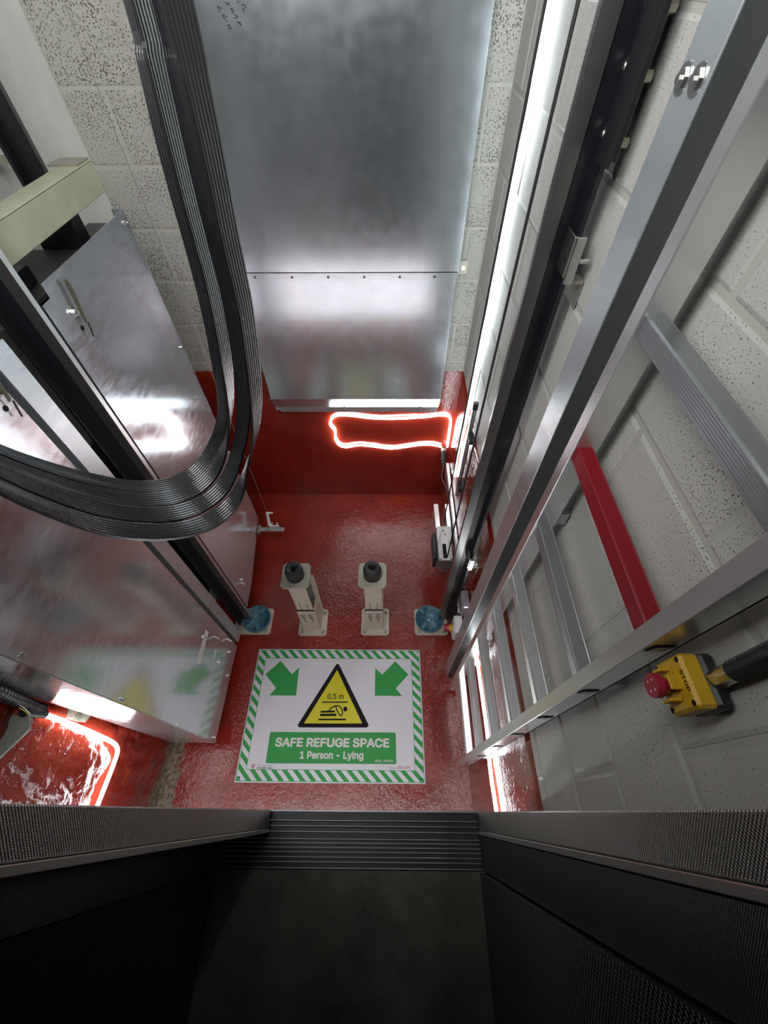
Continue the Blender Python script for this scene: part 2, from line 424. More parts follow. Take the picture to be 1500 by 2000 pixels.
# sliding doors
def door(name, label, x0, x1, side):
    d = tag(MB().box(x0, x1, -0.040, 0.004, 1.008, 3.12, 0.002).build(name, M['doorskin'], loc=((x0 + x1) / 2, 0, 1.008)), label, kind='structure')
    e = x1 if side > 0 else x0
    MB().box(e - 0.006 * side, e + 0.002 * side, -0.050, -0.0405, 1.01, 3.12, 0.001).build('edge_strip', M['edge'], d)
    return d
door('door_1', 'embossed steel sliding door on the left, drawn partly across the sill', -1.0, -0.343, 1)
door('door_2', 'embossed steel sliding door on the right beside the white wall', 0.266, 0.415, -1)

# ------------------------------------------------------------ landing sill with its grooves
sl = thing('door_sill', 'grooved dark aluminium door sill across the foot of the doorway', 'sill', (-0.1, -0.06, 0.945))
MB().box(-1.0, 0.42, -0.128, 0.004, 0.945, 0.988).build('sill_base', M['sill'], sl)
for y0, y1 in ((0.000, 0.005), (-0.0215, -0.019), (-0.0345, -0.032), (-0.0475, -0.045), (-0.064, -0.0615), (-0.073, -0.0705), (-0.083, -0.0805), (-0.093, -0.0905), (-0.104, -0.1015), (-0.1145, -0.112), (-0.128, -0.125)):
    xr = 0.42 if y0 > -0.05 else 0.268
    xl = -1.0 if y0 > -0.06 else -0.47
    MB().box(xl, xr, y0, y1, 0.986, 0.9995, 0.0008).build('sill_rib', M['aludull'], sl)
for y0, y1 in ((-0.019, 0.0), (-0.0615, -0.0475), (-0.125, -0.1145), (-0.112, -0.104), (-0.1015, -0.093), (-0.0905, -0.083), (-0.0805, -0.073), (-0.0705, -0.064)):
    MB().box(-0.47, 0.266, y0, y1, 0.986, 0.994).build('sill_land', M['sill'], sl)

# ------------------------------------------------------------ zinc wall sheets
SY = 1.965
zs = thing('zinc_wall_sheet', 'tall zinc sheet screwed to the back wall, with a lower sheet and bottom flange', 'sheet', (-0.16, 2.0, 0.83))
ush = MB().box(-0.665, 0.318, SY + 0.002, SY + 0.0045, 1.66, 3.3).build('upper_sheet', M['sheet'], zs)
lsh = MB().prism([(SY - 0.0025, 1.665), (SY - 0.0005, 1.665), (SY - 0.008, 0.973), (SY - 0.010, 0.973)], 'x', -0.69, 0.309).build('lower_sheet', M['sheet'], zs)
MB().box(-0.665, 0.314, SY + 0.0005, SY + 0.002, 1.664, 1.6668).build('sheet_joint', M['hole'], zs)
MB().prism([(SY - 0.009, 0.974), (2.012, 0.868), (2.014, 0.870), (SY - 0.007, 0.977)], 'x', -0.70, 0.309).build('sloping_flange', M['flange'], zs)
MB().prism([(-0.705, 0.868), (-0.66, 0.832), (0.300, 0.832), (0.309, 0.868)], 'y', 2.011, 2.0145).build('fixing_flange', M['flange'], zs)
for zz in (1.2, 2.4): MB().box(-0.66, 0.312, 1.975, 2.02, zz, zz + 0.02).build('batten', M['dark'], zs)
for x in (-0.61, -0.44, -0.275, -0.11, 0.052, 0.21):
    MB().cyl((x, SY - 0.0030, 1.648), (x, SY - 0.0070, 1.648), 0.0055, 0.003, 10).build('screw', M['darkgrey'], lsh)
for x in (-0.69, -0.27, 0.20):
    MB().cyl((x, 2.011, 0.850), (x, 2.006, 0.850), 0.006, 0.0035, 10).build('screw', M['zinc'], zs)
def stroke(s, pts, w_, y):
    for a, c2 in zip(pts[:-1], pts[1:]):
        a = Vector(a); c2 = Vector(c2); d = (c2 - a).normalized() * w_ * 0.5; n_ = Vector((-d.y, d.x))
        q = [a - d * .5 + n_, a - d * .5 - n_, c2 + d * .5 - n_, c2 + d * .5 + n_]
        s.add([(p.x, y, p.y) for p in q], [(0, 1, 2, 3)])
def mk(x, y): return (-0.580 + (x - 0) * 0.000245, 2.4325 - y * 0.000157)
s = MB()
for L in ([(235, 48), (247, 95), (262, 120)], [(237, 52), (258, 72), (292, 78)], [(275, 155), (300, 215), (325, 240)], [(283, 158), (308, 172), (332, 190)], [(350, 290), (318, 285), (332, 310), (357, 322), (345, 336), (318, 332)],
          [(335, 0), (400, 42)], [(385, 2), (362, 48)], [(432, 80), (395, 84), (405, 106), (432, 108), (420, 134), (398, 130)], [(432, 150), (466, 182), (424, 205)], [(440, 240), (464, 262), (490, 296), (482, 250), (455, 258)],
          [(545, 42), (580, 35), (594, 62), (545, 95), (556, 136)], [(496, -8), (510, 6)]):
    stroke(s, [mk(*p) for p in L], 0.0016, SY + 0.0012)
s.build('marker_writing', M['marker'], ush)
wc = thing('wall_clip', 'small pale metal clip at the right edge of the zinc sheet', 'clip', (0.35, 2.02, 1.63))
MB().box(0.322, 0.366, 2.017, 2.0245, 1.635, 1.692, 0.002).build('clip_plate', M['creamlight'], wc)
MB().bolt((0.344, 2.017, 1.663), (0, -1, 0), 0.006, 0.003).build('clip_screw', M['zinc'], wc)

# ------------------------------------------------------------ counterweight screens
CX = -0.88
def stud(p, r=0.007, h=0.006): return MB().bolt(p, (1, 0, 0), r, h)
a = thing('counterweight_screen', 'bright steel counterweight screen nearest the sill, folded back at its front edge', 'screen', (-0.9, 0.55, 0.13))
nsh = MB().box(CX - 0.002, CX, 0.282, 0.775, 0.13, 3.2).build('screen_sheet', M['clad'], a)
MB().box(-1.10, CX, 0.280, 0.283, 0.13, 3.2).build('front_return', M['clad'], a)
MB().box(CX - 0.03, CX - 0.028, 0.775, 0.800, 0.13, 2.0).build('recess', M['aludull'], a)
MB().box(CX - 0.030, CX - 0.002, 0.773, 0.775, 0.13, 2.0).build('recess_side', M['aludull'], a)
MB().box(CX - 0.002, CX + 0.001, 0.800, 0.862, 0.12, 1.995).build('edge_post', M['galv'], a)
MB().box(CX - 0.035, CX - 0.002, 0.859, 0.862, 0.12, 1.995).box(CX - 0.03, CX - 0.002, 0.800, 0.802, 0.12, 1.995).build('edge_post_return', M['aludull'], a)
for y, z in ((0.296, 1.512), (0.296, 1.054), (0.293, 0.60), (0.30, 0.17), (0.672, 0.586), (0.628, 0.332), (0.713, 0.224), (0.60, 0.17), (0.776 - 0.02, 1.93)):
    stud((CX, y, z)).build('screw', M['zinc'], nsh)
MB().box(CX, CX + 0.0012, 0.550, 0.705, 0.548, 0.585).build('white_label', M['white'], a)
s = MB()
for k in range(3): s.box(CX + 0.0012, CX + 0.0014, 0.57, 0.68, 0.557 + k * 0.008, 0.5585 + k * 0.008)
s.build('label_print', M['ink'], a)
MB().box(CX, CX + 0.0012, 0.622, 0.668, 0.405, 0.416).build('white_label', M['white'], a)
for y, z in ((0.712, 0.473), (0.76, 0.30)):
    MB().cyl((CX, y, z), (CX + 0.028, y - 0.012, z - 0.005), 0.0045, 0.0035, 10).build('white_toggle', M['white'], a)
f = thing('counterweight_screen', 'bright steel counterweight screen on the far side of the left guide rail', 'screen', (-0.9, 1.3, 0.15))
MB().prism([(1.03, 0.10), (1.20, 0.12), (1.60, 0.26), (1.60, 2.02), (1.07, 2.02), (1.07, 1.985), (1.03, 1.985)], 'x', CX - 0.002, CX).build('screen_sheet', M['clad'], f)
MB().box(CX - 0.04, CX, 1.600, 1.6025, 0.26, 2.02).build('back_return', M['galv'], f)
MB().box(CX - 0.04, CX - 0.002, 1.03, 1.032, 0.10, 1.985).build('front_return', M['aludull'], f)
for y, z in ((1.577, 1.99), (1.581, 1.535), (1.59, 0.9), (1.12, 0.298), (1.45, 0.34)):
    stud((CX, y, z), 0.006).build('screw', M['zinc'], f)
MB().cyl((CX, 1.10, 0.30), (CX + 0.028, 1.09, 0.295), 0.0045, 0.0035, 10).build('white_toggle', M['white'], f)
def latch(y, z, par):
    l = MB().prism([(y + 0.020, z + 0.072), (y + 0.028, z + 0.076), (y + 0.034, z + 0.060), (y + 0.014, z - 0.030), (y + 0.006, z - 0.034)], 'x', CX + 0.010, CX + 0.014)
    l.build('latch_bar', M['latch'], par)
    MB().tube([(CX + 0.014, y + 0.013, z - 0.036), (CX + 0.012, y + 0.004, z - 0.075)], 0.0022, 6).build('latch_pin', M['ropeblack'], par)
    MB().bolt((CX, y - 0.002, z + 0.0), (1, 0, 0), 0.010, 0.010).build('latch_bolt', M['zinc'], par)
    MB().cyl((CX, y - 0.004, z - 0.045), (CX + 0.0012, y - 0.004, z - 0.045), 0.007).build('latch_hole', M['hole'], par)
latch(1.118, 1.925, f); latch(0.745, 1.94, a)

# counterweight frame behind the screens
cb = thing('counterweight_crossbeam', 'pale olive painted steel crossbeam above the screens at upper left', 'beam', (-0.95, 1.0, 2.07))
MB().box(-0.905, -0.900, 1.03, 1.58, 2.072, 2.152, 0.002).build('beam_web', M['cream'], cb)
MB().box(-0.965, -0.900, 1.03, 1.58, 2.148, 2.153, 0.001).build('beam_top_flange', M['cream'], cb)
MB().box(-0.965, -0.905, 1.03, 1.58, 2.070, 2.075, 0.001).build('beam_bottom_flange', M['cream'], cb)
MB().box(-0.990, -0.903, 1.50, 1.575, 2.153, 2.158).build('end_plate', M['olive'], cb)
def cwrail(y, lab):
    r = thing('counterweight_rail', lab, 'guide rail', (-1.05, y, 0.0))
    MB().box(-1.085, -1.075, y - 0.035, y + 0.035, 0.0, 3.5).build('rail_flange', M['black'], r)
    MB().box(-1.075, -1.015, y - 0.008, y + 0.008, 0.0, 3.5, 0.001).build('rail_blade', M['black'], r)
    MB().box(-1.015, -1.012, y - 0.006, y + 0.006, 0.0, 3.5).build('rail_nose', M['steel'], r)
    for zz in (2.16, 0.9): MB().box(-1.16, -1.085, y - 0.03, y + 0.03, zz, zz + 0.01).build('rail_bracket', M['olive'], r)
    return r
r = cwrail(1.52, 'black counterweight guide rail rising above the olive crossbeam against the white wall')
MB().box(-1.094, -1.085, 1.47, 1.57, 2.29, 2.60).build('fishplate', M['black'], r)
#cwrail(0.55, 'counterweight guide rail hidden behind the screen nearest the sill')
cf = thing('counterweight', 'dark steel counterweight frame seen in the gap under the olive crossbeam', 'counterweight', (-1.0, 1.25, 0.4))
MB().box(-1.06, -0.93, 1.38, 1.44, 0.4, 2.065, 0.003).build('frame_upright', M['black'], cf)
MB().box(-1.06, -0.93, 0.66, 0.72, 0.4, 2.065, 0.003).build('frame_upright', M['black'], cf)
MB().box(-1.05, -0.95, 0.72, 1.38, 1.90, 1.97, 0.003).build('top_member', M['darkgrey'], cf)
MB().box(-1.003, -0.905, 1.442, 1.575, 0.4, 1.99, 0.003).build('frame_end_plate', M['black'], cf)
MB().box(-1.12, -0.91, 1.06, 1.375, 1.972, 1.985, 0.002).build('top_cover', M['darkgrey'], cf)
MB().box(-0.99, -0.955, 1.10, 1.16, 1.986, 2.03, 0.003).build('hitch_block', M['black'], cf)
MB().box(-1.05, -0.95, 0.72, 1.38, 0.4, 0.5, 0.003).build('bottom_member', M['greyplate'], cf)
for k in range(10):
    MB().box(-1.045, -0.955, 0.722, 1.378, 0.505 + k * 0.1, 0.600 + k * 0.1, 0.004).build('filler_weight', M['black'], cf)
MB().box(-1.03, -0.97, 0.96, 1.04, 1.972, 2.03, 0.003).build('hitch_block', M['olive'], cf)
MB().bolt((-0.95, 1.2, 1.935), (1, 0, 0), 0.009).build('frame_bolt', M['zinc'], cf)
MB().bolt((-0.95, 1.08, 1.935), (1, 0, 0), 0.009).build('frame_bolt', M['zinc'], cf)

# ------------------------------------------------------------ car guide rails
def guide_rail(name, label, tip, back, y, sgn):
    """T rail: blade points from back to tip"""
    g = thing(name, label, 'guide rail', ((tip + back) / 2, y, 0.0))
    MB().box(back, back + sgn * 0.010, y - 0.045, y + 0.045, 0.047, 3.5, 0.001).build('rail_flange', M['black'], g)
    mid = tip - sgn * 0.034
    MB().box(back, mid, y - 0.0055, y + 0.0055, 0.047, 3.5).build('rail_web', M['black'], g)
    MB().box(mid, tip, y - 0.008, y + 0.008, 0.047, 3.5, 0.001).build('rail_blade', M['steel'], g)
    return g
gr = guide_rail('car_guide_rail', 'steel car guide rail on the right, in front of the white wall', 0.318, 0.392, 0.985, -1)
MB().box(0.392, 0.405, 0.935, 1.035, 2.285, 2.75, 0.001).build('fishplate', M['black'], gr)
MB().box(0.370, 0.3815, 0.9, 0.94, 2.285, 2.75).build('fishplate_lip', M['black'], gr)
for z in (2.32, 2.40, 2.47):
    MB().bolt((0.3815, 0.960, z), (-1, 0, 0), 0.0095, 0.004).build('fishplate_bolt', M['zinc'], gr)
    MB().cyl((0.4052, 0.945, z - 0.01), (0.417, 0.945, z - 0.01), 0.008, n=6).build('fishplate_nut', M['olive'], gr)
gl = guide_rail('car_guide_rail', 'steel car guide rail on the left, between the two counterweight screens', -0.848, -0.925, 0.975, 1)
MB().box(-0.8480, -0.8472, 0.967, 0.983, 0.05, 3.5).build('rail_nose', M['edge'], gl)

def bracket(z, lab, full=True):
    g = thing('rail_bracket', lab, 'bracket', (0.41, 0.97, z), 'brackets fixing the right guide rail')
    MB().prism([(0.402, 1.035), (0.393, 0.965), (0.400, 0.93), (0.424, 0.93), (0.424, 1.08), (0.410, 1.10)], 'z', z, z + 0.006).build('bracket_plate', M['olive'], g)
    MB().prism([(0.4055, 1.034), (0.393, 0.965), (0.400, 0.93), (0.402, 0.931), (0.395, 0.966), (0.4075, 1.033)], 'z', z + 0.006, z + 0.018).build('bracket_lip', M['olive'], g)
    MB().box(0.4235, 0.425, 0.93, 1.10, z - 0.055, z).build('wall_plate', M['olive'], g)
    MB().box(0.370, 0.3745, 0.918, 0.972, z + 0.018, z + 0.095, 0.001).build('rail_clip', M['zinc'], g)
    MB().box(0.3745, 0.3935, 0.914, 0.925, z + 0.006, z + 0.095, 0.001).build('clip_return', M['zinc'], g)
    MB().cyl((0.3702, 0.94, z + 0.05), (0.3690, 0.94, z + 0.05), 0.010, n=20).build('clip_hole', M['hole'], g)
    MB().cyl((0.394, 0.918, z + 0.05), (0.412, 0.918, z + 0.052), 0.005, n=12).build('clip_bolt', M['zinc'], g)
    MB().bolt((0.412, 0.975, z + 0.006), (0, 0, 1), 0.0085, 0.007).build('bracket_bolt', M['zinc'], g)
bracket(2.08, 'olive plated rail bracket high on the right wall with a clip on the black rail')
bracket(0.80, 'olive plated rail bracket low down behind the right rail near the floor')

# ------------------------------------------------------------ oil pans at the rail feet
def oil_pan(cx, cy, x0, x1, side, lab):
    g = thing('oil_drip_pan', lab, 'oil pan', (cx, cy, 0.0), 'blue oil pans at the rail feet')
    pl = MB()
    r_ = 0.012; P0 = [(x0 + r_, 0.89), (x1 - r_, 0.89), (x1, 0.89 + r_), (x1, 1.06 - r_), (x1 - r_, 1.06), (x0 + r_, 1.06), (x0, 1.06 - r_), (x0, 0.89 + r_)]
    pl = pl.prism(P0, 'z', 0.0, 0.010).build('base_plate', M['creamlight'], g)
    pan_ = MB().lathe((cx, cy, 0.0105), [(0.001, 0.004), (0.079, 0.004), (0.082, 0.032), (0.087, 0.034), (0.088, 0.031), (0.083, 0.0), (0.001, 0.0)], 40).build('pan', M['blue'], g)
    for ang in ((60, 290, 180) if side < 0 else (130, 235, 0)):
        a_ = math.radians(ang); u = Vector((math.cos(a_), math.sin(a_))); n_ = Vector((-u.y, u.x)) * 0.009
        c0 = Vector((cx, cy)); q = [c0 + u * 0.040 + n_, c0 + u * 0.079 + n_ * 1.5, c0 + u * 0.079 - n_ * 1.5, c0 + u * 0.040 - n_]
        MB().prism([tuple(p) for p in q], 'z', 0.0146, 0.046).build('pan_lug', M['blue'], pan_)
    MB().cyl((cx, cy, 0.0146), (cx, cy, 0.018), 0.005).build('pan_screw', M['zinc'], pan_)
    for px in (x0 + 0.025, x1 - 0.025):
        for py in (0.91, 1.04):
            if (px - cx) ** 2 + (py - cy) ** 2 > 0.0088 and (side * (px - cx) < 0.0 or abs(px - cx) > 0.09 or True):
                MB().bolt((px, py, 0.010), (0, 0, 1), 0.0075, 0.008).build('anchor_bolt', M['olive'], pl)
oil_pan(-0.828, 0.98, -0.965, -0.735, -1, 'blue plastic oil pan at the foot of the left guide rail')
oil_pan(0.262, 0.985, 0.172, 0.378, 1, 'blue plastic oil pan at the foot of the right guide rail')

# ------------------------------------------------------------ buffers
def buffer(cx, cy, lab, open_side):
    g = thing('buffer_stand', lab, 'buffer', (cx, cy, 0.0), 'buffer stands in front of the sign')
    def rr(cx, cy, hw, r): return [(cx - hw + r, cy - hw), (cx + hw - r, cy - hw), (cx + hw, cy - hw + r), (cx + hw, cy + hw - r), (cx + hw - r, cy + hw), (cx - hw + r, cy + hw), (cx - hw, cy + hw - r), (cx - hw, cy - hw + r)]
    bpl = MB().prism(rr(cx, cy, 0.0875, 0.012), 'z', 0.0, 0.011).build('base_plate', M['creamlight'], g)
    for sx in (-1, 1):
        for sy in (-1, 1):
            MB().bolt((cx + sx * 0.066, cy + sy * 0.066, 0.011), (0, 0, 1), 0.009, 0.011).build('anchor_bolt', M['olive'], bpl)
    h = 0.052; t = 0.005
    yf = cy - 0.045
    # lower channel: front plate and two cheeks, then the upper channel sliding inside it
    lch = MB().box(cx - h, cx + h, yf - 0.004, yf + 0.002, 0.011, 0.30, 0.001).build('lower_channel', M['creamlight'], g)
    MB().box(cx - h, cx - h + t, yf + .002, cy + 0.05, 0.011, 0.30, 0.001).build('lower_channel_side', M['creamlight'], g)
    MB().box(cx + h - t, cx + h, yf + .002, cy + 0.05, 0.011, 0.30 if open_side else 0.50, 0.001).build('lower_channel_side', M['creamlight'], g)
    uch = MB().box(cx - 0.046, cx + 0.046, yf + 0.003, yf + 0.008, 0.18, 0.632, 0.001).build('upper_channel', M['creamlight'], g)
    MB().box(cx - 0.046, cx - 0.041, yf + 0.008, cy + 0.045, 0.18, 0.632, 0.001).build('upper_channel_side', M['creamlight'], g)
    if open_side:
        MB().box(cx - 0.04, cx + 0.046, cy + 0.040, cy + 0.045, 0.18, 0.632, 0.001).build('galvanised_inner_face', M['galv'], g)
        MB().prism([(cx + 0.030, 0.55), (cx + 0.070, 0.55), (cx + 0.070, 0.10), (cx + 0.030, 0.10)], 'y', cy + 0.046, cy + 0.052).build('rear_plate', M['creamlight'], g)
    else:
        MB().box(cx + 0.041, cx + 0.046, yf + 0.008, cy + 0.045, 0.18, 0.632, 0.001).build('upper_channel_side', M['creamlight'], g)
    MB().box(cx - h, cx + h, yf - 0.0042, yf + 0.003, 0.298, 0.301).build('channel_seam', M['hole'], g)
    for sx in (-1, 1):
        for z in (0.245, 0.205):
            MB().bolt((cx + sx * 0.022, yf - 0.004, z), (0, -1, 0), 0.0095, 0.006).build('channel_bolt', M['zinc'], lch)
        for z in (0.165, 0.145):
            MB().cyl((cx + sx * 0.022, yf - 0.004, z), (cx + sx * 0.022, yf - 0.0046, z), 0.0045, n=12).build('channel_hole', M['hole'], lch)
        for z in (0.315, 0.345, 0.375):
            MB().cyl((cx + sx * 0.020, yf + 0.003, z), (cx + sx * 0.020, yf + 0.0024, z), 0.005, n=12).build('channel_hole', M['hole'], uch)
    MB().prism(rr(cx, cy, 0.071, 0.014), 'z', 0.632, 0.640).build('top_plate', M['creamlight'], g)
    rub = MB().lathe((cx, cy, 0.640), [(0.001, 0.0), (0.044, 0.0), (0.046, 0.008), (0.0415, 0.016), (0.0445, 0.024), (0.0455, 0.060), (0.042, 0.074), (0.036, 0.077), (0.015, 0.077), (0.0145, 0.050), (0.001, 0.050)], 36).build('rubber_buffer', M['rubber'], g)
    MB().cyl((cx, cy, 0.6905), (cx, cy, 0.692), 0.0145).build('buffer_bore', M['hole'], rub)
buffer(-0.078, 0.975, 'cream steel buffer stand with black rubber top, nearer the right rail', False)
buffer(-0.470, 0.970, 'cream steel buffer stand with black rubber top and open side, nearer the left rail', True)

# ------------------------------------------------------------ floor sign
SX0, SY0, SW, SH = -0.785, 0.118, 0.982, 0.682
sg = thing('refuge_space_sign', 'white and green safe refuge space sign lying on the red floor', 'sign', (SX0 + SW / 2, SY0 + SH / 2, 0.0))
MB().box(SX0, SX0 + SW, SY0, SY0 + SH, 0.001, 0.005, 0.0015).build('sign_board', M['sign'], sg)
def flat(name, polys, mat, z, label=None):
    s = MB()
    for p in polys: s.prism([(SX0 + u, SY0 + v) for u, v in p], 'z', z - 0.0004, z)
    o = s.build(name, mat, sg)
    if label: o['label'] = label
    return o
def clip_poly(poly, x0, x1, y0, y1):
    def cut(P, f, inter):
        o = []
        for i in range(len(P)):
            a, b = P[i], P[(i + 1) % len(P)]
            if f(a): o.append(a)
            if f(a) != f(b): o.append(inter(a, b))
        return o
    def ix(x): return lambda a, b: (x, a[1] + (b[1] - a[1]) * (x - a[0]) / (b[0] - a[0]))
    def iy(y): return lambda a, b: (a[0] + (b[0] - a[0]) * (y - a[1]) / (b[1] - a[1]), y)
    for f, g in ((lambda p: p[0] >= x0, ix(x0)), (lambda p: p[0] <= x1, ix(x1)), (lambda p: p[1] >= y0, iy(y0)), (lambda p: p[1] <= y1, iy(y1))):
        if len(poly) < 3: return []
        poly = cut(poly, f, g)
    return poly if len(poly) >= 3 else []
G = (0.008, SW - 0.008, 0.008, SH - 0.008); I = (0.052, SW - 0.054, 0.056, SH - 0.054)
areas = [(G[0], G[1], I[3], G[3]), (G[0], G[1], G[2], I[2]), (G[0], I[0], I[2], I[3]), (I[1], G[1], I[2], I[3])]
polys = []
P_ = 0.0560
for k in range(-2, 34):
    u0 = k * P_ + 0.012; u1 = u0 + P_ * 0.5; vv = SH
    # stripes fall to the right at about 45 degrees
    q = [(u0 - vv, vv + 0.0), (u1 - vv, vv + 0.0), (u1, 0.0), (u0, 0.0)]
    for A_ in areas:
        c_ = clip_poly(q, *A_)
        if c_: polys.append(c_)
flat('border_stripes', polys, M['green'], 0.0056)
t = 0.0022
fr = []
for (x0, x1, y0, y1) in ((G[0] - t, G[1] + t, G[3], G[3] + t), (G[0] - t, G[1] + t, G[2] - t, G[2]), (G[0] - t, G[0], G[2], G[3]), (G[1], G[1] + t, G[2], G[3]),
                         (I[0] - t, I[1] + t, I[3] - t, I[3]), (I[0] - t, I[1] + t, I[2], I[2] + t), (I[0] - t, I[0], I[2], I[3]), (I[1], I[1] + t, I[2], I[3])):
    fr.append([(x0, y0), (x1, y0), (x1, y1), (x0, y1)])
flat('border_line', fr, M['green'], 0.0057)
flat('left_arrow', [[(0.143, 0.611), (0.222, 0.534), (0.259, 0.573), (0.262, 0.417), (0.108, 0.417), (0.140, 0.457), (0.065, 0.533)]], M['green'], 0.0056)
flat('right_arrow', [[(0.832, 0.613), (0.908, 0.536), (0.834, 0.459), (0.868, 0.419), (0.713, 0.419), (0.713, 0.574), (0.754, 0.535)]], M['green'], 0.0056)
def round_tri(pts, r, n=6):
    out = []
    for i in range(3):
        a, b, c = Vector(pts[i - 1]), Vector(pts[i]), Vector(pts[(i + 1) % 3])
        d1 = (a - b).normalized(); d2 = (c - b).normalized(); L = r / math.tan(d1.angle(d2) / 2)
        cen = b + (d1 + d2).normalized() * (r / math.sin(d1.angle(d2) / 2))
        s0 = b + d1 * L - cen; s1 = b + d2 * L - cen; an = s0.angle(s1); sg_ = 1 if s0.cross(s1) > 0 else -1
        for k in range(n + 1):
            th = an * k / n * sg_; co, si = math.cos(th), math.sin(th)
            out.append((cen.x + s0.x * co - s0.y * si, cen.y + s0.x * si + s0.y * co))
    return out
flat('warning_triangle', [round_tri([(0.487, 0.607), (0.284, 0.254), (0.690, 0.256)], 0.012)], M['ink'], 0.0056)
flat('warning_triangle_yellow', [round_tri([(0.487, 0.560), (0.325, 0.274), (0.647, 0.276)], 0.002, 3)], M['signyellow'], 0.0060)
def bar(a, b, w_):
    a = Vector(a); b = Vector(b); d = (b - a).normalized(); n_ = Vector((-d.y, d.x)) * w_ / 2
    return [tuple(a + n_), tuple(a - n_), tuple(b - n_), tuple(b + n_)]
pic = [bar((0.415, 0.383), (0.560, 0.384), 0.0065), bar((0.403, 0.294), (0.556, 0.295), 0.0085),
       bar((0.412, 0.333), (0.491, 0.335), 0.010), bar((0.410, 0.317), (0.501, 0.318), 0.0115)]
hx, hy = 0.549, 0.348
pic.append([(hx + 0.0115 * math.cos(a * math.tau / 18), hy + 0.0125 * math.sin(a * math.tau / 18)) for a in range(18)])
bk = spline([(0.455, 0.334, 0), (0.464, 0.348, 0), (0.478, 0.358, 0), (0.495, 0.3635, 0), (0.511, 0.363, 0), (0.524, 0.354, 0), (0.532, 0.338, 0), (0.534, 0.323, 0), (0.529, 0.314, 0), (0.521, 0.316, 0), (0.508, 0.332, 0), (0.499, 0.350, 0), (0.495, 0.361, 0)], 4)
for p, q in zip(bk[:-1], bk[1:]): pic.append(bar((p.x, p.y), (q.x, q.y), 0.0062))
s = MB()
for i, p in enumerate(pic): s.prism([(SX0 + u, SY0 + v) for u, v in p], 'z', 0.0060, 0.0063 + i * 2e-6)
s.build('lying_figure', M['ink'], sg)
r_ = 0.006
flat('green_panel', [[(0.146 + r_, 0.085), (0.833 - r_, 0.086), (0.833, 0.086 + r_), (0.831, 0.233 - r_), (0.831 - r_, 0.233), (0.146 + r_, 0.231), (0.146, 0.231 - r_), (0.146, 0.085 + r_)]], M['green'], 0.0056)
FONT = None
try:
    import os
    fp = os.path.join(bpy.utils.resource_path('LOCAL'), 'datafiles', 'fonts', 'Inter.woff2')
    if os.path.exists(fp): FONT = bpy.data.fonts.load(fp)
except Exception:
    FONT = None
def text(name, body, u0, u1, v0, v1, mat, z, parent=None, embolden=0.0, frame=None):
    cu = bpy.data.curves.new(name, 'FONT'); cu.body = body; cu.size = 1.0; cu.resolution_u = 3
    if FONT: cu.font = FONT
    o = bpy.data.objects.new(name, cu); COL.objects.link(o)
    dg = bpy.context.evaluated_depsgraph_get()
    # sample every outline, then fill each outer contour with only the holes that lie in it
    crv = o.evaluated_get(dg).to_curve(dg); loops = []
    for sp_ in crv.splines:
        bp_ = sp_.bezier_points; L_ = []
        if len(bp_) > 1:
            for i_ in range(len(bp_)):
                A, B_ = bp_[i_], bp_[(i_ + 1) % len(bp_)]
                for k in range(5):
                    q = k / 5; r_2 = 1 - q
                    L_.append((A.co * r_2 ** 3 + A.handle_right * 3 * r_2 * r_2 * q + B_.handle_left * 3 * r_2 * q * q + B_.co * q ** 3).to_2d())
        else:
            L_ = [Vector(p.co[:2]) for p in sp_.points]
        out_ = []
        for p in L_:
            if not out_ or (p - out_[-1]).length > 1e-5: out_.append(p)
        if (out_[0] - out_[-1]).length < 1e-5: out_.pop()
        if len(out_) > 2: loops.append(out_)
    def wind(p, L_):
        r = 0
        for i in range(len(L_)):
            a, c = L_[i - 1], L_[i]
            if (a.y > p.y) != (c.y > p.y) and p.x < a.x + (c.x - a.x) * (p.y - a.y) / (c.y - a.y): r += 1 if c.y > a.y else -1
        return r
    me = bpy.data.meshes.new(name); P2, E2 = [], []
    for L_ in loops:
        o_ = len(P2); P2 += L_; E2 += [(o_ + i, o_ + (i + 1) % len(L_)) for i in range(len(L_))]
    cd_ = mgeo.delaunay_2d_cdt(P2, E2, [], 0, 1e-6)
    vs_ = [(p.x, p.y, 0) for p in cd_[0]]; fs_ = []
    for f3 in cd_[2]:
        g3 = (cd_[0][f3[0]] + cd_[0][f3[1]] + cd_[0][f3[2]]) / 3
        if sum(wind(g3, L_) for L_ in loops if min(q.x for q in L_) < g3.x < max(q.x for q in L_)) != 0: fs_.append(tuple(f3))
    me.from_pydata(vs_, [], fs_)
    bpy.data.objects.remove(o); bpy.data.curves.remove(cu)
    if embolden:
        base = me.copy(); bmx = bmesh.new(); e_ = embolden
        for k, (dx, dy) in enumerate(((0, 0), (e_, 0), (-e_, 0), (0, e_), (0, -e_), (e_ * .7, e_ * .7), (-e_ * .7, e_ * .7), (e_ * .7, -e_ * .7), (-e_ * .7, -e_ * .7))):
            c3 = base.copy(); c3.transform(Matrix.Translation((dx, dy, k * 0.0002))); bmx.from_mesh(c3); bpy.data.meshes.remove(c3)
        bmx.to_mesh(me); bmx.free(); bpy.data.meshes.remove(base)
    xs = [v.co.x for v in me.vertices]; ys = [v.co.y for v in me.vertices]
    fx = (u1 - u0) / (max(xs) - min(xs)); fy = (v1 - v0) / (max(ys) - min(ys)); mx, my = min(xs), min(ys)
    par = parent or sg; off = origin(par)
    for v in me.vertices:
        u = u0 + (v.co.x - mx) * fx; vv = v0 + (v.co.y - my) * fy
        v.co = (frame(u, vv) if frame else Vector((SX0 + u, SY0 + vv, z + v.co.z * 0.02))) - off
    me.materials.clear(); me.materials.append(mat)
    ob = bpy.data.objects.new(name, me); COL.objects.link(ob); ob.parent = par
    return ob
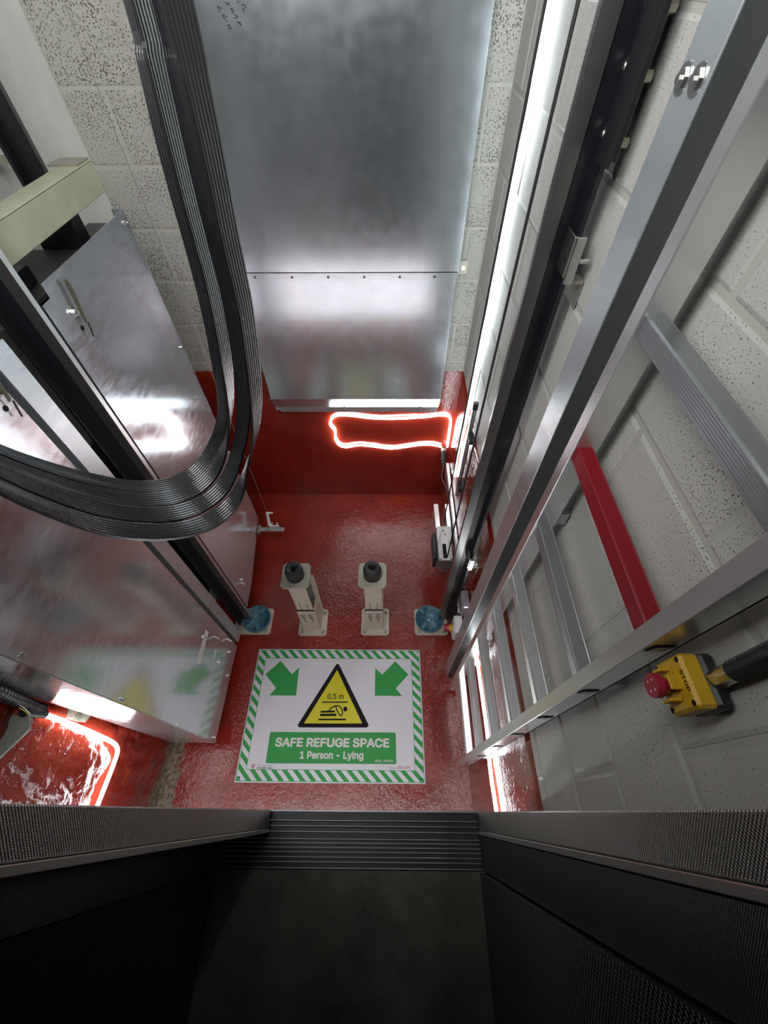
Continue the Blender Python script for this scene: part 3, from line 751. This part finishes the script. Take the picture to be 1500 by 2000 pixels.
text('lettering', 'SAFE REFUGE SPACE', 0.182, 0.796, 0.1605, 0.2045, M['signwhite'], 0.0060, embolden=0.034)
text('lettering', '1 Person - Lying', 0.322, 0.659, 0.0975, 0.1425, M['signwhite'], 0.0060, embolden=0.03)
text('lettering', 'EN 81-20:2014', 0.722, 0.816, 0.0945, 0.1055, M['signwhite'], 0.0060, embolden=0.018)
text('lettering', '0,5 m', 0.443, 0.535, 0.3935, 0.4285, M['ink'], 0.0063, embolden=0.012)
text('lettering', '020 8307 1061', 0.106, 0.188, 0.0600, 0.0690, M['ink'], 0.0058, embolden=0.02)
text('lettering', 'www.', 0.106, 0.192, 0.0725, 0.0780, M['aludull'], 0.0058)
text('lettering', 'Cat No.', 0.798, 0.829, 0.0650, 0.0720, M['ink'], 0.0058)
text('lettering', 'SRS/1PL', 0.837, 0.907, 0.0640, 0.0770, M['signred'], 0.0058, embolden=0.01)
lg = [bar((0.080, 0.062), (0.080, 0.080), 0.003), bar((0.0845, 0.060), (0.0845, 0.082), 0.003), bar((0.089, 0.063), (0.089, 0.081), 0.002), bar((0.094, 0.072), (0.099, 0.080), 0.002), bar((0.076, 0.065), (0.0775, 0.078), 0.0015)]
flat('red_emblem', lg, M['signred'], 0.0058)
for u, v in ((0.022, 0.022), (0.022, 0.660), (0.960, 0.660), (0.960, 0.022)):
    MB().cyl((SX0 + u, SY0 + v, 0.005), (SX0 + u, SY0 + v, 0.0065), 0.0045, n=12).build('sign_screw', M['zinc'] if v > 0.1 else M['hole'], sg)

# ------------------------------------------------------------ ladder
ld = thing('pit_ladder', 'aluminium pit ladder with one red rung fixed to the white wall', 'ladder', (0.37, 0.38, 0.15))
def stile(y0, y1, zb, out):
    """channel: front flange with lips, web on the outside"""
    yo = y0 if out < 0 else y1
    o = MB()
    o.box(0.350, 0.3535, y0, y1, zb, 3.1, 0.0008)
    o.box(0.3535, 0.396, yo, yo - out * 0.003, zb, 3.1)
    o.box(0.3925, 0.396, y0, y1, zb, 3.1)
    st = o.build('stile', M['alu'], ld)
    return st
s1 = stile(0.183, 0.211, 0.155, -1)
s2 = stile(0.553, 0.581, 0.060, 1)
MB().box(0.352, 0.396, 0.552, 0.555, 0.08, 3.1).build('stile_web', M['alu'], ld)
zr = [0.372 - 0.0, 0.625, 0.915, 1.178, 1.432, 1.685, 1.930, 2.182, 2.435, 2.69, 2.94]
for i, z in enumerate(zr):
    red = (i == 6)
    mt = M['redrung'] if red else (M['aludull'] if i in (7, 5) else M['alu'])
    s = MB(); x0, x1, z0, z1 = 0.354, 0.386, z - 0.002, z + 0.028
    prof = []
    n = 7
    for k in range(n):   # grooved front face, bottom to top
        za = z0 + 0.002 + (z1 - z0 - 0.004) * k / n; zc = z0 + 0.002 + (z1 - z0 - 0.004) * (k + 1) / n
        prof += [(x0, za), (x0, zc - 0.0012), (x0 + 0.0008, zc - 0.0009), (x0 + 0.0008, zc - 0.0002)]
    prof += [(x0, z1 - 0.003), (x0 + 0.003, z1)]
    for k in range(n):
        xa = x0 + 0.004 + (x1 - x0 - 0.008) * k / n; xc = x0 + 0.004 + (x1 - x0 - 0.008) * (k + 1) / n
        prof += [(xa, z1), (xc - 0.0012, z1), (xc - 0.0009, z1 - 0.0007), (xc - 0.0002, z1 - 0.0007)]
    prof += [(x1 - 0.003, z1), (x1, z1 - 0.003), (x1, z0), (x0, z0)]
    s.prism(prof, 'y', 0.211 if True else 0, 0.553)
    o = s.build('rung', mt, ld)
    if red: o['label'] = 'red painted rung'
    # flattened rung end showing through the near stile
    MB().prism([(x0 + 0.000, z + 0.002), (x0 + 0.006, z + 0.022), (x1 + 0.002, z + 0.024), (x1 - 0.006, z + 0.003)], 'y', 0.1825, 0.1815).build('rung_slot', M['hole'], o)
    MB().prism([(x0 + 0.004, z + 0.005), (x0 + 0.009, z + 0.0185), (x1 - 0.002, z + 0.020), (x1 - 0.009, z + 0.006)], 'y', 0.1817, 0.1800).build('rung_end', M['aludull'], o)
for z in (0.5, 1.7, 2.9):
    MB().box(0.396, 0.4212, 0.556, 0.580, z, z + 0.04).build('wall_spacer', M['aludull'], ld); MB().box(0.396, 0.4212, 0.184, 0.205, z, z + 0.04).build('wall_spacer', M['aludull'], ld)

# strut beside the ladder
sp = thing('ladder_strut', 'galvanised channel strut standing beside the far ladder stile', 'strut', (0.38, 0.67, 0.02))
MB().box(0.346, 0.3495, 0.640, 0.712, 0.0, 3.1, 0.0008).build('strut_face', M['galv'], sp)
MB().box(0.3495, 0.400, 0.709, 0.712, 0.0, 3.1).build('strut_side', M['strutshade'], sp)
MB().box(0.3495, 0.400, 0.640, 0.643, 0.0, 3.1).build('strut_side', M['strutshade'], sp)
for y, z in ((0.695, 2.417), (0.662, 2.420)):
    MB().bolt((0.346, y, z), (-1, 0, 0), 0.010, 0.003).build('strut_bolt', M['zinc'], sp)
for z in (0.80, 0.72):
    MB().box(0.3452, 0.3462, 0.668, 0.684, z, z + 0.006).build('strut_slot', M['hole'], sp)
MB().bolt((0.372, 0.640, 0.60), (0, -1, 0), 0.009, 0.005).build('strut_bolt', M['zinc'], sp)
for z in (1.2, 2.6): MB().box(0.400, 0.4212, 0.645, 0.705, z, z + 0.05).build('wall_spacer', M['aludull'], sp)

# ------------------------------------------------------------ stop box and conduit
sb = thing('stop_switch_box', 'yellow and black stop switch box with red mushroom button beside the ladder', 'stop switch', (0.40, 0.137, 1.905))
MB().box(0.402, 0.4215, 0.104, 0.170, 1.905, 1.965, 0.004).build('box_base', M['blackbox'], sb)
lid_ = MB().box(0.376, 0.402, 0.104, 0.170, 1.905, 1.965, 0.004).build('box_lid', M['yellow'], sb)
for y, z in ((0.163, 1.958), (0.111, 1.912), (0.111, 1.958), (0.163, 1.912)):
    MB().cyl((0.3762, y, z), (0.3756, y, z), 0.0036, n=14).build('lid_screw_hole', M['hole'], lid_)
MB().cyl((0.376, 0.137, 1.932), (0.3735, 0.137, 1.932), 0.021, n=28).build('button_collar', M['yellow'], sb)
MB().cyl((0.3735, 0.137, 1.932), (0.362, 0.137, 1.932), 0.009, n=18).build('button_stem', M['blackbox'], sb)
mush = MB().cyl((0.366, 0.137, 1.932), (0.356, 0.137, 1.932), 0.0105, 0.0145, 28).cyl((0.356, 0.137, 1.932), (0.3475, 0.137, 1.932), 0.0155, 0.0152, 28).build('mushroom_button', M['redbtn'], sb)
for y, z in ((0.131, 1.937), (0.143, 1.937), (0.131, 1.927), (0.143, 1.927)):
    MB().cyl((0.3476, y, z), (0.3472, y, z), 0.0014, n=10).build('button_mark', M['white'], mush)
for dy, dz, hw, hh in ((0, 0.0185, 0.009, 0.002), (0.0185, 0, 0.002, 0.009), (-0.0185, 0, 0.002, 0.009), (0, -0.0185, 0.009, 0.002)):
    MB().box(0.360, 0.3745, 0.137 + dy - hw, 0.137 + dy + hw, 1.932 + dz - hh, 1.932 + dz + hh, 0.0008).build('button_guard', M['yellow'], sb)
text('lettering', 'STOP', 0, 0.026, 0, 0.0065, M['ink'], 0, parent=sb, embolden=0.01, frame=lambda u, v: Vector((0.3757, 0.150 - u, 1.9555 + v)))
cd = thing('flexible_conduit', 'black ribbed flexible conduit rising from the stop switch box', 'conduit', (0.41, 0.137, 1.965))
MB().cyl((0.411, 0.137, 1.9655), (0.4105, 0.1372, 1.980), 0.0125, n=6).cyl((0.4105, 0.1372, 1.980), (0.4095, 0.1375, 2.000), 0.0115, n=20).build('gland', M['brass'], cd)
pts = spline([(0.4095, 0.1375, 2.0), (0.4085, 0.138, 2.06), (0.407, 0.140, 2.3), (0.407, 0.15, 2.7), (0.407, 0.16, 3.1)], 60)
pts = []
k = 0
z = 2.0
while z < 3.1:
    y = 0.1375 + 0.02 * (z - 2.0); x = 0.4095 - 0.003 * min(1, (z - 2) * 4)
    pts.append((x, y, z)); z += 0.00115
rad = [0.0115 + 0.0014 * math.sin(i * math.tau / 4 + 0.6) for i in range(len(pts))]
MB().tube(pts, rad, 16).build('ribbed_tube', M['blackbox'], cd)

# ------------------------------------------------------------ travelling cables
BO = [(0.01, 2.474), (0.013, 2.409), (0.016, 2.344), (0.021, 2.28), (0.027, 2.215), (0.031, 2.151), (0.036, 2.086), (0.046, 2.022), (0.058, 1.958), (0.072, 1.895), (0.091, 1.833), (0.12, 1.775), (0.158, 1.723), (0.196, 1.671), (0.247, 1.632), (0.311, 1.629), (0.369, 1.656), (0.419, 1.698), (0.461, 1.747), (0.496, 1.801), (0.522, 1.861), (0.542, 1.922), (0.559, 1.985), (0.569, 2.049)]
BI = [(-0.023, 2.468), (-0.013, 2.408), (-0.003, 2.347), (0.005, 2.286), (0.011, 2.225), (0.016, 2.163), (0.022, 2.102), (0.029, 2.041), (0.038, 1.98), (0.049, 1.92), (0.061, 1.859), (0.074, 1.799), (0.095, 1.742), (0.133, 1.693), (0.18, 1.654), (0.237, 1.631), (0.297, 1.638), (0.351, 1.668), (0.395, 1.711), (0.432, 1.759), (0.467, 1.81), (0.498, 1.863), (0.526, 1.918), (0.547, 1.976)]
BA = Vector((-0.33, 0.9, 0)); BD = Vector((-0.669, -0.743, 0)); BN = Vector((0.743, -0.669, 0))
def belt_point(fr, i, ds):
    c = -0.117 + 0.234 * fr
    s_ = BI[i][0] * (1 - fr) + BO[i][0] * fr; z = BI[i][1] * (1 - fr) + BO[i][1] * fr
    return BA + BN * c + BD * (s_ + ds[0]) + Vector((0, 0, z + ds[1]))
labs = ['flat black travelling cable, innermost of the four hanging loops', 'flat black travelling cable, second of the four loops counted from the left',
        'flat black travelling cable, third of the four loops counted from the left', 'flat black travelling cable, outermost and lowest of the four hanging loops']
tw = [-0.12, 0.9, -0.1, 1.05]
for bi in range(4):
    f0 = bi / 4 + 0.004; f1 = (bi + 1) / 4 - 0.020
    ds = [(0.0, 0.0), (0.004, 0.006), (0.0, 0.002), (0.0, -0.004)][bi]
    fm = (f0 + f1) / 2; n = len(BI)
    cen = [belt_point(fm, i, ds) for i in range(n)]; wv = [(belt_point(f1, i, ds) - belt_point(f0, i, ds)) for i in range(n)]
    top1 = [cen[0] + Vector((0, 0, h)) - BD * 0.03 * h for h in (1.05, 0.7, 0.35)]
    dd = (cen[-1] - cen[-2]).normalized()
    end = [cen[-1] + BD * 0.012 * k + Vector((0, 0, 0.12 * k)) for k in (1, 3, 6, 11)]
    C_ = top1 + cen + end; W_ = [wv[0]] * 3 + wv + [wv[-1]] * 4
    Cs = spline(C_, 5); Ws = spline(W_, 5)
    R = []
    for i, p in enumerate(Cs):
        T = (Cs[min(i + 1, len(Cs) - 1)] - Cs[max(i - 1, 0)]).normalized()
        Wd = Ws[i]; wl_ = Wd.length; Wd = (Wd - T * Wd.dot(T)).normalized()
        # the far legs turn edge-on towards the top, as slack flat cables do
        u_ = i / len(Cs); k_ = min(1.0, max(0.0, (0.60 - u_) / 0.22)); a_ = tw[bi] * k_ * k_ * (3 - 2 * k_)
        Wd = (Matrix.Rotation(a_, 3, T) @ Wd); Nn = T.cross(Wd)
        wl_ = 0.056
        ring = []
        m_ = 26
        for k in range(m_ + 1):
            q = k / m_ - 0.5; rib = 0.0009 if (k % 4) in (1, 2, 3) else -0.0004
            ring.append(p + Wd * (q * wl_) + Nn * (0.0021 + rib))
        for k in range(m_, -1, -1):
            q = k / m_ - 0.5; rib = 0.0009 if (k % 4) in (1, 2, 3) else -0.0004
            ring.append(p + Wd * (q * wl_) - Nn * (0.0021 + rib))
        R.append(ring)
    tag(MB().rings(R, smooth=False).build('travelling_cable', M['belt']), labs[bi], 'cable', 'flat travelling cables hanging in loops')

# ------------------------------------------------------------ rope lights
def rope(name, label, pts, r=0.0068, k=6, clips=0.13, group=None):
    P = spline(pts, k)
    o = tag(MB().tube(P, r, 10).build(name, M['led']), label, 'rope light', group)
    s = MB(); acc = 0.06; n = 0
    for a, c2 in zip(P[:-1], P[1:]):
        acc += (c2 - a).length
        if acc > clips:
            acc = 0; n += 1; d = (c2 - a).normalized()
            s.cyl(a - d * 0.0012, a + d * 0.0012, r * 1.12, n=10)
    if n: s.build('rope_clip', M['clip'], o)
    return o
yb = YB - 0.018
rope('rope_light', 'lit white rope light looped in a rectangle on the red back wall', [(0.405, yb, 0.53), (0.405, yb, 0.62), (0.402, yb, 0.74), (0.385, yb, 0.792), (0.33, yb, 0.805), (0.22, yb, 0.790), (0.05, yb, 0.778), (-0.10, yb, 0.782), (-0.22, yb, 0.800), (-0.305, yb, 0.805), (-0.355, yb, 0.780), (-0.372, yb, 0.725), (-0.348, yb, 0.670), (-0.352, yb, 0.600), (-0.330, yb, 0.545), (-0.285, yb, 0.528), (-0.20, yb, 0.545), (-0.10, yb, 0.535), (0.02, yb, 0.515), (0.12, yb, 0.53), (0.22, yb, 0.55), (0.30, yb, 0.55), (0.365, yb, 0.53)])
xr = XR - 0.017
v = []
for i in range(22):
    z = 0.60 + i * 0.137
    v.append((xr, 1.69 + 0.022 * math.sin(i * 1.45), z))
rope('rope_light', 'lit white rope light running up the right wall beside the guide rail', [(xr, 1.74, 0.585)] + v, clips=9)
rope('rope_light', 'lit white rope light along the red wall behind the ladder', [(xr, 0.83, 0.575), (xr, 0.69, 0.58), (xr, 0.40, 0.60), (xr, 0.26, 0.605), (xr, 0.15, 0.575), (xr, 0.02, 0.59), (xr, -0.02, 0.59)])
rope('rope_light', 'lower run of lit white rope light on the red front wall under the sill', [(0.37, YF + 0.012, 0.585), (0.0, YF + 0.012, 0.57), (-0.5, YF + 0.012, 0.57), (-1.0, YF + 0.012, 0.555), (-1.11, YF + 0.012, 0.55)])
rope('rope_light', 'upper run of lit white rope light on the red front wall under the sill', [(0.37, YF + 0.012, 0.80), (0.1, YF + 0.012, 0.79), (-0.4, YF + 0.012, 0.785), (-0.8, YF + 0.012, 0.79), (-1.0, YF + 0.012, 0.80)])
rope('rope_light', 'lit white rope light bent around the rough red wall below the near screen', [(-1.132, 0.252, 1.03), (-1.132, 0.244, 0.85), (-1.132, 0.232, 0.68), (-1.132, 0.222, 0.585), (-1.132, 0.205, 0.545), (-1.132, 0.18, 0.535), (-1.132, 0.12, 0.537), (-1.132, 0.04, 0.545), (-1.132, -0.02, 0.55)], r=0.0078, clips=0.10)

# ------------------------------------------------------------ governor ropes and tension weight
tag(MB().cyl((0.35, 1.461, 0.42), (0.35, 1.461, 3.55), 0.0042, n=10).build('governor_rope', M['ropeblack']), 'thin dark governor rope just left of the lit rope light', 'rope', 'governor ropes')
tag(MB().cyl((0.35, 1.209, 0.42), (0.35, 1.209, 3.55), 0.0042, n=10).build('governor_rope', M['ropeblack']), 'thin dark governor rope between the rope light and the right rail', 'rope', 'governor ropes')
gt = thing('governor_tension_weight', 'pale metal governor tension weight low beside the right rail', 'tension weight', (0.35, 1.4, 0.2))
MB().box(0.299, 0.329, 1.43, 1.62, 0.20, 0.40, 0.002).build('side_plate', M['zinc'], gt)
MB().box(0.372, 0.397, 1.43, 1.62, 0.20, 0.40, 0.002).build('side_plate', M['zinc'], gt)
MB().prism([(0.308, 1.44), (0.300, 1.34), (0.312, 1.33), (0.312, 1.20), (0.380, 1.20), (0.384, 1.33), (0.394, 1.34), (0.392, 1.44)], 'z', 0.395, 0.405).build('cover_plate', M['white'], gt)
MB().box(0.303, 0.318, 1.20, 1.33, 0.405, 0.425, 0.002).build('cover_rib', M['white'], gt)
MB().box(0.366, 0.381, 1.20, 1.33, 0.405, 0.425, 0.002).build('cover_rib', M['white'], gt)
MB().box(0.330, 0.352, 1.21, 1.31, 0.4052, 0.4062).build('cover_slot', M['hole'], gt)
MB().box(0.300, 0.385, 1.20, 1.43, 0.30, 0.394, 0.003).build('weight_block', M['aludull'], gt)
MB().cyl((0.332, 1.335, 0.27), (0.368, 1.335, 0.27), 0.126, n=40).build('pulley', M['aludull'], gt)
MB().box(0.280, 0.299, 1.24, 1.42, 0.24, 0.36, 0.004).build('limit_switch', M['blackbox'], gt)
MB().box(0.397, 0.4215, 1.45, 1.60, 0.24, 0.30).build('wall_arm', M['aludull'], gt)
MB().cyl((0.345, 1.405, 0.406), (0.345, 1.405, 0.4085), 0.004).cyl((0.352, 1.38, 0.406), (0.352, 1.38, 0.4085), 0.004).build('cover_screw', M['hole'], gt)

# right wall fittings
tr = thing('cable_trunking', 'pale grey metal cable trunking along the red right wall', 'trunking', (0.415, 1.4, 0.33))
MB().box(0.404, 0.4215, 1.07, 1.95, 0.335, 0.440, 0.002).build('trunking_body', M['flange'], tr)
MB().box(0.4005, 0.404, 1.07, 1.95, 0.430, 0.443, 0.001).build('trunking_lid_edge', M['white'], tr)
jb = thing('junction_box', 'grey metal junction box on the right wall behind the strut', 'junction box', (0.40, 0.92, 0.5))
MB().box(0.385, 0.4215, 0.84, 0.935, 0.44, 0.55, 0.003).build('box_body', M['aludull'], jb)
MB().box(0.382, 0.385, 0.847, 0.928, 0.447, 0.543, 0.001).build('box_lid', M['flange'], jb)
cr = thing('conduit_rod', 'grey metal conduit clipped to the right wall below the rope light', 'conduit', (0.405, 1.51, 0.66))
MB().cyl((0.405, 1.50, 0.64), (0.405, 1.515, 1.27), 0.0105, n=16).build('conduit_tube', M['aludull'], cr)
MB().cyl((0.405, 1.515, 1.26), (0.405, 1.5155, 1.295), 0.0125, n=16).build('conduit_cap', M['blackbox'], cr)
for z in (1.10, 0.74):
    MB().box(0.392, 0.4215, 1.44, 1.50, z, z + 0.03, 0.002).build('saddle_clip', M['ropeblack'], cr)
pc = thing('rope_light_plug', 'silver grey plug where the rope lights meet in the back corner', 'plug', (0.385, 1.9, 0.45))
MB().cyl((0.380, 1.985, 0.52), (0.376, 1.90, 0.48), 0.020, 0.016, 16).cyl((0.376, 1.90, 0.48), (0.374, 1.87, 0.465), 0.013, 0.006, 12).build('plug_body', M['blackbox'], pc)
MB().cyl((0.381, 1.997, 0.5265), (0.380, 1.98, 0.5175), 0.0215, n=16).build('plug_ring', M['zinc'], pc)
MB().tube(spline([(0.374, 1.87, 0.465), (0.36, 1.82, 0.45), (0.37, 1.74, 0.46), (0.39, 1.66, 0.465)], 6), 0.004, 8).build('plug_lead', M['blackbox'], pc)
ps = thing('pit_stop_button', 'red and yellow push button on a white box next to the right oil pan', 'stop switch', (0.40, 0.86, 0.10))
MB().box(0.375, 0.4215, 0.80, 0.90, 0.18, 0.30, 0.003).build('box_body', M['white'], ps)
MB().box(0.369, 0.375, 0.805, 0.85, 0.185, 0.295, 0.002).build('box_lid', M['white'], ps)
MB().cyl((0.375, 0.862, 0.21), (0.352, 0.862, 0.21), 0.019, n=20).build('button_base', M['yellow'], ps)
MB().cyl((0.352, 0.862, 0.21), (0.330, 0.862, 0.21), 0.0225, n=24).build('button_cap', M['redbtn'], ps)
sw = thing('limit_switch', 'silver limit switch with roller lever at the foot of the right wall', 'switch', (0.405, 1.0, 0.28))
MB().box(0.397, 0.4215, 0.91, 1.00, 0.22, 0.32, 0.003).build('switch_body', M['zinc'], sw)
MB().tube([(0.408, 0.99, 0.31), (0.403, 1.02, 0.33), (0.402, 1.045, 0.34)], 0.005, 8).build('lever', M['zinc'], sw)
MB().cyl((0.396, 1.05, 0.34), (0.408, 1.05, 0.34), 0.011, n=14).build('roller', M['white'], sw)

# ------------------------------------------------------------ cable anchor on the left
al = thing('cable_pull_switch', 'white cable pull fitting on a bracket between screen and back wall', 'fitting', (-0.78, 1.53, 0.2))
MB().box(-0.875, -0.70, 1.515, 1.545, 0.225, 0.236, 0.001).build('bracket_arm', M['galv'], al)
MB().box(-0.80, -0.735, 1.545, 1.556, 0.236, 0.246, 0.001).build('white_base', M['white'], al)
MB().box(-0.787, -0.780, 1.552, 1.572, 0.246, 0.252).box(-0.752, -0.745, 1.552, 1.572, 0.246, 0.252).build('base_hook', M['white'], al)
MB().cyl((-0.800, 1.556, 0.245), (-0.803, 1.600, 0.33), 0.011, 0.009, 14).build('white_sleeve', M['white'], al)
MB().cyl((-0.803, 1.600, 0.325), (-0.768, 1.600, 0.322), 0.0065, n=12).build('side_pin', M['white'], al)
MB().box(-0.875, -0.86, 1.50, 1.56, 0.215, 0.24).build('bracket_foot', M['olive'], al)
tag(MB().cyl((-0.803, 1.602, 0.33), (-0.803, 1.602, 3.55), 0.0013, n=8).build('pull_cord', M['clip']), 'thin grey cord running straight up from the white pull fitting by the back wall', 'cord')

# ------------------------------------------------------------ fittings at lower left
bp = thing('bracket_plate', 'grey painted steel bracket plate with two bolts at the left edge', 'bracket', (-1.10, 0.16, 1.10))
MB().prism([(-1.30, 0.235), (-1.105, 0.232), (-1.085, 0.195), (-1.100, 0.170), (-1.14, 0.11), (-1.30, 0.04)], 'z', 1.118, 1.126).build('plate', M['greyplate'], bp)
for x, y in ((-1.128, 0.197), (-1.122, 0.165)):
    MB().bolt((x, y, 1.126), (0, 0, 1), 0.0055, 0.003).build('plate_bolt', M['greyplate'], bp)
bh = thing('black_hose', 'black ribbed hose and tangled wires beside the grey bracket plate', 'hose', (-1.12, 0.25, 1.15))
P = spline([(-1.125, 0.262, 1.06), (-1.115, 0.262, 1.14), (-1.095, 0.260, 1.22), (-1.07, 0.262, 1.36), (-1.06, 0.262, 1.6), (-1.06, 0.262, 2.0)], 40)
MB().tube(P, [0.017 + 0.0016 * math.sin(i * 1.3) for i in range(len(P))], 14).build('ribbed_hose', M['blackbox'], bh)
MB().cyl((-1.128, 0.252, 1.035), (-1.120, 0.240, 1.135), 0.013, 0.014, 14).build('rope_light_connector', M['blackbox'], bh)
MB().tube(spline([(-1.10, 0.235, 1.13), (-1.095, 0.245, 1.17), (-1.085, 0.250, 1.23), (-1.075, 0.25, 1.3)], 8), 0.0015, 6).build('wire', M['zinc'], bh)
MB().tube(spline([(-1.105, 0.235, 1.13), (-1.10, 0.24, 1.16), (-1.098, 0.243, 1.185)], 8), 0.0015, 6).build('wire', M['signyellow'], bh)
wbk = thing('wall_bracket', 'small yellow-plated bracket under the near screen on the red wall', 'bracket', (-1.12, 0.285, 0.86))
MB().prism([(-1.150, 0.29), (-1.150, 0.262), (-1.120, 0.262), (-1.105, 0.29)], 'z', 0.905, 0.909).prism([(-1.150, 0.29), (-1.150, 0.262), (-1.118, 0.262), (-1.105, 0.29)], 'z', 0.83, 0.834).box(-1.150, -1.146, 0.262, 0.29, 0.834, 0.905).build('bracket_fold', M['olive'], wbk)
MB().bolt((-1.146, 0.272, 0.87), (1, 0, 0), 0.006, 0.004).build('bracket_bolt', M['zinc'], wbk)
